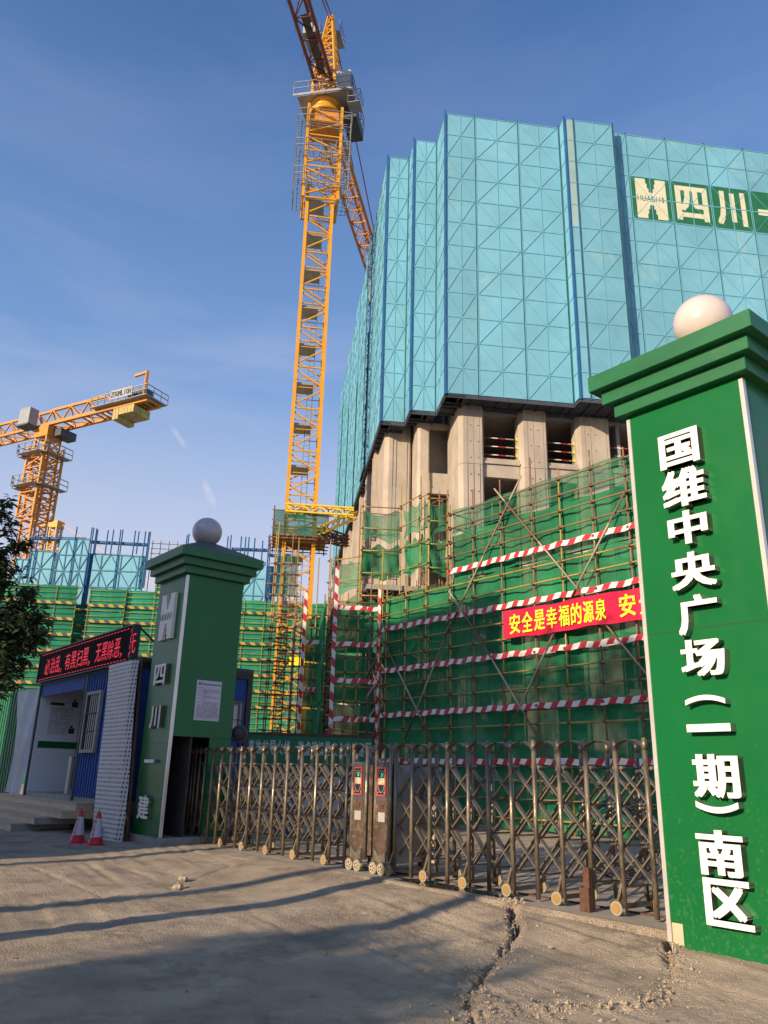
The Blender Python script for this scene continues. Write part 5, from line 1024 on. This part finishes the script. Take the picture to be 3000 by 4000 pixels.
# ------------------------------------------------------------------ second building: far scaffold and blue screens
FF = Frame(atD(330, 2371, 76.0), 84.0); FF.O[2] = 0
tzs = [FF.px(600, y)[1] for y in (2371, 2433, 2494, 2557, 2620, 2683, 2746)]; dz = (tzs[0]-tzs[-1])/6
topz = FF.px(500, 2296)[1]
def far_scaf(x0, x1, zt_, b, label, seed, shade=False):
    F_ = Frame(FF.p(0, b, 0), 84.0); a0, a1 = F_.px(x0, 2500)[0], F_.px(x1, 2500)[0]; n = int((a1-a0)/1.75)+1
    zl = []; z = tzs[0] + 3*dz
    while z > 1: zl.append(z) if z < zt_+.05 else None; z -= dz/3
    rt_ = scaffold(F_, 'far_scaffold', label, [a0+(a1-a0)*k/max(1, n-1) for k in range(n)], 0, zt_, zl, a0, a1, [(a0, a1, 0, zt_-2.2, None), (a0, a1, zt_-2.15, zt_-.05, None)], [], netb=.09, r=.03, pole=mPoleF, namp=.02, netm=mNetFar, coup=False, seed=seed, rt=999, group='netted scaffolds of the far building')
    for tz_ in tzs + [tzs[0]+dz]:
        if tz_ < zt_-1: mb = MB(); mb.box(F_, a0, a1, -.16, -.12, tz_-.13, tz_+.13); mb.build('toe_board', mTapeY, rt_)
    return F_, a0, a1
far_scaf(-60, 275, topz, 0, 'far netted scaffold with yellow black boards behind the left tree', 41)
far_scaf(275, 345, topz+.1, 3.2, 'recessed dark strip of the far netted scaffold', 42)
far_scaf(325, 470, topz, .6, 'far netted scaffold between the dark recess and the building corner', 43)
far_scaf(585, 660, FF.px(590, 2180)[1], .5, 'taller stepped end of the far netted scaffold beside the shaded pillar cap', 44)
far_scaf(470, 620, topz, .8, 'far netted scaffold rising just left of the shaded pillar', 45)
far_scaf(620, 1340, FF.px(1060, 2400-60)[1], .8, 'far netted scaffold between the shaded pillar and the yellow crane', 46)
fs = thing('far_screen', FF.p(0, 3, 16), 'row of blue climbing screens with tall posts on the far building', 'protective screen')
FQ = Frame(FF.p(0, 2.6, 0), 84.0)
def fpanel(x0, x1, y0, y1, b=0., dark=False):
    F_ = Frame(FQ.p(0, b, 0), 84.0); a0 = F_.px(x0, (y0+y1)/2)[0]; a1 = F_.px(x1, (y0+y1)/2)[0]; zt_ = F_.px((x0+x1)/2, y0)[1]; zb_ = F_.px((x0+x1)/2, y1)[1] - 1.5
    mb = MB(); mb.box(F_, a0, a1, 0, .06, zb_, zt_); o = mb.build('screen_panel', mFarB if not dark else mBlue, fs); fr = MB(); am = (a0+a1)/2; n = max(1, round((zt_-zb_)/1.7)); h = (zt_-zb_)/n
    for i in range(n+1): fr.box(F_, a0, a1, -.07, -.01, zb_+h*i-.05, zb_+h*i+.05)
    fr.box(F_, am-.04, am+.04, -.06, -.01, zb_, zt_)
    for i in range(n):
        z0, z1 = zb_+h*i, zb_+h*(i+1)
        for e in (a0, a1): fr.bar(F_.p(e, -.04, z0 if i % 2 else z1), F_.p(am, -.04, z1 if i % 2 else z0), .04, .06, tuple(F_.ey))
    fr.build('panel_frame', mFarF, o)
mFarB = M('far_blue_screen', (.17, .43, .55), .5, var=.14, scale=.3); mFarF = M('far_frame', (.06, .21, .32), .5)
Z2x = lambda x: x*.452; Z2y = lambda y: 1400+y*.452
for x0, x1, yt in ((110, 240, 1735), (240, 450, 1665), (450, 490, 1680), (488, 622, 1560), (622, 750, 1560), (790, 935, 1690), (935, 1130, 1700), (1130, 1245, 1710)): fpanel(Z2x(x0), Z2x(x1), Z2y(yt), Z2y(1990))
fpanel(Z2x(745), Z2x(792), Z2y(1690), Z2y(1990), .5, True)
fpanel(950, 1034, 2195, 2335); fpanel(1038, 1078, 2214, 2335, .3, True); fpanel(1086, 1124, 2232, 2335, .3, True)
for x, y0, y1 in [(Z2x(a), Z2y(b), Z2y(c)) for a, b, c in ((140, 1510, 1720), (160, 1520, 1740), (275, 1450, 1900), (320, 1445, 1900), (410, 1455, 1660), (478, 1455, 1960), (525, 1460, 1560), (640, 1455, 1960), (660, 1470, 1560), (770, 1460, 1960), (785, 1465, 1960), (825, 1470, 1690), (835, 1480, 1690), (925, 1485, 1690), (972, 1480, 1690), (1018, 1480, 1990), (1052, 1480, 1690), (1160, 1490, 1700), (1192, 1495, 1690), (1232, 1495, 1990), (1262, 1500, 1990), (1275, 1498, 1980))] + [(728, 2090, 2200), (735, 2085, 2200), (888, 2095, 2200), (900, 2090, 2200), (937, 2095, 2300), (954, 2097, 2300), (970, 2098, 2200), (993, 2102, 2200), (1024, 2112, 2200), (1044, 2100, 2330), (1050, 2120, 2330), (1074, 2135, 2250), (1086, 2122, 2330), (1091, 2138, 2330)]:
    lx = (y0-y1)*-.11*(1 if x < 700 else .6); b = FQ; pA = onp(x+lx*.5, y0, FQ.p(0, -.12, 0), FQ.ey); pB = onp(x+lx*.5 - (y1-y0)*.15*(1 if x < 700 else .55), y1, FQ.p(0, -.12, 0), FQ.ey); pB = np.array([pA[0], pA[1], pB[2]])
    mb = MB(); mb.bar(pA, pB, .095); mb.build('rail_post', mBlue, fs)
mb = MB()
for (x0, y0, x1, y1) in ((Z2x(260), Z2y(1555), Z2x(745), Z2y(1562)), (Z2x(745), Z2y(1585), Z2x(1270), Z2y(1612)), (905, 2145, 1045, 2150), (1045, 2168, 1085, 2172)):
    p0 = onp(x0, y0, FQ.p(0, .3, 0), FQ.ey); p1 = onp(x1, y1, FQ.p(0, .3, 0), FQ.ey); mb.bar(p0, p1, .5, .22); mb.build('top_beam', mBlue, fs); mb = MB()
mb = MB()
mb = MB(); 
for k in range(6): z = FQ.px(600, 2112+20*k)[1]; mb.bar(FQ.p(FQ.px(580, 2150)[0], 1, z), FQ.p(FQ.px(740, 2150)[0], 1, z), .06)
for k in range(5): a = FQ.px(585+33*k, 2150)[0]; mb.bar(FQ.p(a, 1, 14), FQ.p(a, 1, FQ.px(600, 2100)[1]), .06)
tag(mb.build('tube_railing', mPoleR, root=tuple(FQ.p(0, 1, 14))), 'thin open tube railing above the far scaffold behind the shaded pillar', 'railing')
fb_ = thing('far_building', FF.p(0, 12, 0), 'grey concrete building behind the far netted scaffold and blue screens', 'building')
mb = MB(); mb.box(FF, -25, 22, 5, 20, 0, topz-1); mb.build('wall', mConc2, fb_); mb = MB(); [mb.box(FF, 12+1.2*i, 16+1.2*i, 4, 10, z, z+.5) for i, z in enumerate((13, 16.5))]; mb.build('slab', mConc2, fb_)
# ------------------------------------------------------------------ trees
def leaf_tree(name, label, base, blobs, nleaf, ls, trunk_r, seed, mat=mLeaf, tips=(), group=None):
    rs = random.Random(seed); root = thing(name, base, label, 'tree', group); base = Vector(base); top = max(b[0][2]+b[1]*.3 for b in blobs)
    mb = MB(); fork = Vector((base.x, base.y, min(b[0][2]-b[1]*.9 for b in blobs)))
    mb.tube(base, fork, trunk_r, 10, trunk_r*.75); nodes = []
    for (c, r) in blobs:
        c = Vector(c); m_ = fork.lerp(c, .5) + Vector((rs.uniform(-.2, .2), rs.uniform(-.2, .2), 0)); mb.tube(fork, m_, trunk_r*.55, 7, trunk_r*.35); mb.tube(m_, c, trunk_r*.35, 6, trunk_r*.15)
        for k in range(9):
            d = Vector((rs.gauss(0, 1), rs.gauss(0, 1), rs.gauss(0, .8)+.25)).normalized(); e = c + d*r*rs.uniform(.65, 1.05); mb.tube(c.lerp(m_, .3), e, trunk_r*.14, 5, trunk_r*.04); nodes.append((c, e, r))
    for (p0, p1) in tips: mb.tube(p0, p1, .012, 5, .005); nodes.append((Vector(p0).lerp(Vector(p1), .5), Vector(p1), .25))
    mb.build('trunk', mBark, root)
    V = []; F_ = []
    twigs = []
    for (c, e, r) in nodes:
        for k in range(12): t = rs.uniform(.3, 1.05); q = c.lerp(e, t) + Vector((rs.gauss(0, .22), rs.gauss(0, .22), rs.gauss(0, .18)))*r; twigs.append((q, r))
    while len(F_) < nleaf:
        q, r = rs.choice(twigs); cl = q + Vector((rs.gauss(0, .1), rs.gauss(0, .1), rs.gauss(0, .1)))*r
        for k in range(5):
            an = rs.uniform(0, 6.28); d = Vector((math.cos(an), math.sin(an), rs.uniform(-.7, .35))).normalized(); l_ = ls*rs.uniform(.7, 1.3); sd = d.cross(Vector((rs.gauss(0, .4), rs.gauss(0, .4), 1))).normalized()*l_*.2
            p0 = cl + d*ls*.2; b_ = len(V); V += [p0, p0 + d*l_*.45 + sd, p0 + d*l_ + Vector((0, 0, -l_*.18)), p0 + d*l_*.45 - sd]; F_.append((b_, b_+1, b_+2, b_+3))
    mb = MB(); mb.add(V, F_, False); mb.build('crown', mat, root)
leaf_tree('tree', 'dark leafy tree at left edge in front of the LED board', (-8.3, 14.4, -.2), [((-7.6, 14.3, 2.9), .8), ((-7.2, 14.5, 3.7), .85), ((-7.7, 14.2, 4.6), .8), ((-6.8, 14.7, 4.2), .5), ((-7.5, 14.6, 5.2), .45), ((-6.85, 14.6, 3.2), .5), ((-8.5, 14.2, 3.8), .9), ((-6.55, 14.8, 3.7), .35), ((-7.6, 14.4, 4.1), .7), ((-7.4, 14.6, 4.9), .5)], 12000, .15, .12, 5,
          tips=[((-7.6, 14.5, 5.3), (-7.35, 14.6, 6.35)), ((-7.6, 14.5, 5.3), (-7.1, 14.6, 5.9)), ((-7.4, 14.6, 5.4), (-6.85, 14.6, 5.5))])
def azp(x, y, L_, dz=0): return (x + L_*SUNV.x, y + L_*SUNV.y)
def shade_tree(px_, py_, L_, zb_, zt_, rad, n, seed, label):
    x, y = px_ + SUNV.x/math.cos(R(SUN_E))*L_, py_ + SUNV.y/math.cos(R(SUN_E))*L_; bl = []; rs = random.Random(seed); k = 7
    for i in range(k): an = 6.28*i/k; bl.append(((x + rad*.55*math.cos(an), y + rad*.55*math.sin(an), zb_ + rad*.5 + (zt_-zb_-rad)*rs.random()), rad*.55))
    bl.append(((x, y, zt_-rad*.5), rad*.5)); leaf_tree('unseen_shade_tree', label, (x, y, -.25), bl, n, .34, .2, seed, group='unseen street trees added for their shade')
# ------------------------------------------------------------------ unseen street trees and building added to cast the long shade
shade_tree(.2, 13.0, 11., 5.2, 9.0, 2.2, 5000, 61, 'unseen street tree added left of the view to shade the gate middle')
shade_tree(-.5, 9.5, 16., 7.6, 11.2, 2.0, 4000, 62, 'unseen street tree added behind the viewer for shade over the gate top')
shade_tree(-2.6, 6.1, 20., 5.6, 8.4, 1.9, 2300, 64, 'unseen broad low street tree added behind the viewer to shade the foreground')
shade_tree(6.8, 21.8, 30., 10.6, 16.0, 3.3, 7000, 65, 'second unseen tall street tree added far behind to shade the lower netting')
shade_tree(4.4, 24.8, 32., 11.0, 16.2, 3.0, 6000, 63, 'unseen tall street tree added far behind to shade the lower netting')
q0 = np.array([-4.3, 17.0]); q0 = q0 + np.array([SUNV.x, SUNV.y])/math.cos(R(SUN_E))*26
sh = Frame((q0[0], q0[1], 0), SUN_B+90+180)
hb = thing('added_shade_building', q0.tolist() + [0], 'unseen plain building added behind the viewer to shade the guard booth', 'building')  # unseen block, placed so its edge shades the booth and left pillar
mb = MB(); mb.box(sh, -14, 0, 0, 8, -.2, 17); mb.build('wall', mPlaster, hb); mb = MB(); mb.box(sh, -14.2, .15, -.2, 8.2, 17, 17.4); mb.build('roof', mGreyD, hb)
mStone = M('dusty_stone', (.36, .285, .20), .9, var=.25, scale=9, bump=.004)
# ------------------------------------------------------------------ rubble
rs = random.Random(11)
def stone(p, r, label):
    mb = MB(); n = 7; vs = []
    for j in range(5):
        th = math.pi*j/4
        for i in range(n): an = 2*math.pi*i/n; k = r*(.7+.5*rs.random()); vs.append((p[0]+k*math.sin(th)*math.cos(an), p[1]+k*math.sin(th)*math.sin(an), p[2]+k*.7*math.cos(th)))
    mb.add(vs, [(j*n+i, j*n+(i+1) % n, (j+1)*n+(i+1) % n, (j+1)*n+i) for j in range(4) for i in range(n)]); return tag(mb.build('concrete_chunk', mStone, root=tuple(p)), label, 'rubble', 'loose concrete chunks')
def gh(x, y): return float(ground_h(np.array([x]), np.array([y]))[0])
for (x, y, r, lb) in ((695, 3462, .09, 'dark broken chunk at the left pavement crack'), (715, 3440, .08, 'pale chunk standing on edge at the left pavement crack'), (2150, 3680, .03, 'small stone on the smooth patch in front of the gate'), (1745, 3873, .025, 'small yellowish stone left of the deep crack'), (2018, 3562, .03, 'small stone at the top of the deep crack'), (2100, 3628, .022, 'pebble beside the crumbled crack edge')):
    q = G(x, y, -.12); stone((q[0], q[1], gh(q[0], q[1])+r*.3), r, lb)
mb = MB()
for k in range(1500):
    if k < 850: c = crackA[3:]; 
    else: c = crackB
    i = rs.randrange(len(c)-1); t = rs.random(); sprd = .05 if rs.random() < .7 else .16; x = c[i][0] + (c[i+1][0]-c[i][0])*t + rs.gauss(0, sprd); y = c[i][1] + (c[i+1][1]-c[i][1])*t + rs.gauss(0, sprd); r = rs.uniform(.004, .016)*(2.0 if rs.random() < .14 else 1); z = gh(x, y) + r*.2
    vs = [(x + r*rs.uniform(.6, 1.3)*dx, y + r*rs.uniform(.6, 1.3)*dy, z + r*rs.uniform(.5, 1.)*dz_) for dx, dy, dz_ in ((1, 0, 0), (0, 1, 0), (-1, 0, 0), (0, -1, 0), (0, 0, 1), (0, 0, -1))]
    mb.add(vs, [(0, 1, 4), (1, 2, 4), (2, 3, 4), (3, 0, 4), (1, 0, 5), (2, 1, 5), (3, 2, 5), (0, 3, 5)])
for k in range(1600):
    x, y = rs.uniform(-5, 4), rs.uniform(5.2, 14); r = rs.uniform(.003, .011); 
    if (np.array([x, y, 0]) - FG.O) @ FG.ey > -.3: continue
    z = gh(x, y) + r*.2; vs = [(x + r*dx, y + r*dy, z + r*.8*dz_) for dx, dy, dz_ in ((1, 0, 0), (0, 1, 0), (-1, 0, 0), (0, -1, 0), (0, 0, 1), (0, 0, -1))]; mb.add(vs, [(0, 1, 4), (1, 2, 4), (2, 3, 4), (3, 0, 4), (1, 0, 5), (2, 1, 5), (3, 2, 5), (0, 3, 5)])
tag(mb.build('rubble', mStone), 'fine concrete rubble crumbled along the pavement cracks', 'rubble', kind='stuff')

mb = MB(); rs = random.Random(17)
for k in range(46):
    x, y = rs.uniform(-4.5, 3.2), rs.uniform(5.6, 14)
    if (np.array([x, y, 0]) - FG.O) @ FG.ey > -.4: continue
    an = rs.uniform(0, 6.28); l_ = rs.uniform(.025, .05); z = gh(x, y) + .008; c_, s_ = math.cos(an)*l_, math.sin(an)*l_
    mb.add([(x-c_, y-s_, z), (x-s_*.4, y+c_*.4, z+.008), (x+c_, y+s_, z+.012), (x+s_*.4, y-c_*.4, z)], [(0, 1, 2, 3)])
tag(mb.build('fallen_leaves', M('dry_leaf', (.30, .15, .03), .8, var=.4, scale=20)), 'small dry fallen leaves scattered over the pavement', 'leaves', kind='stuff')
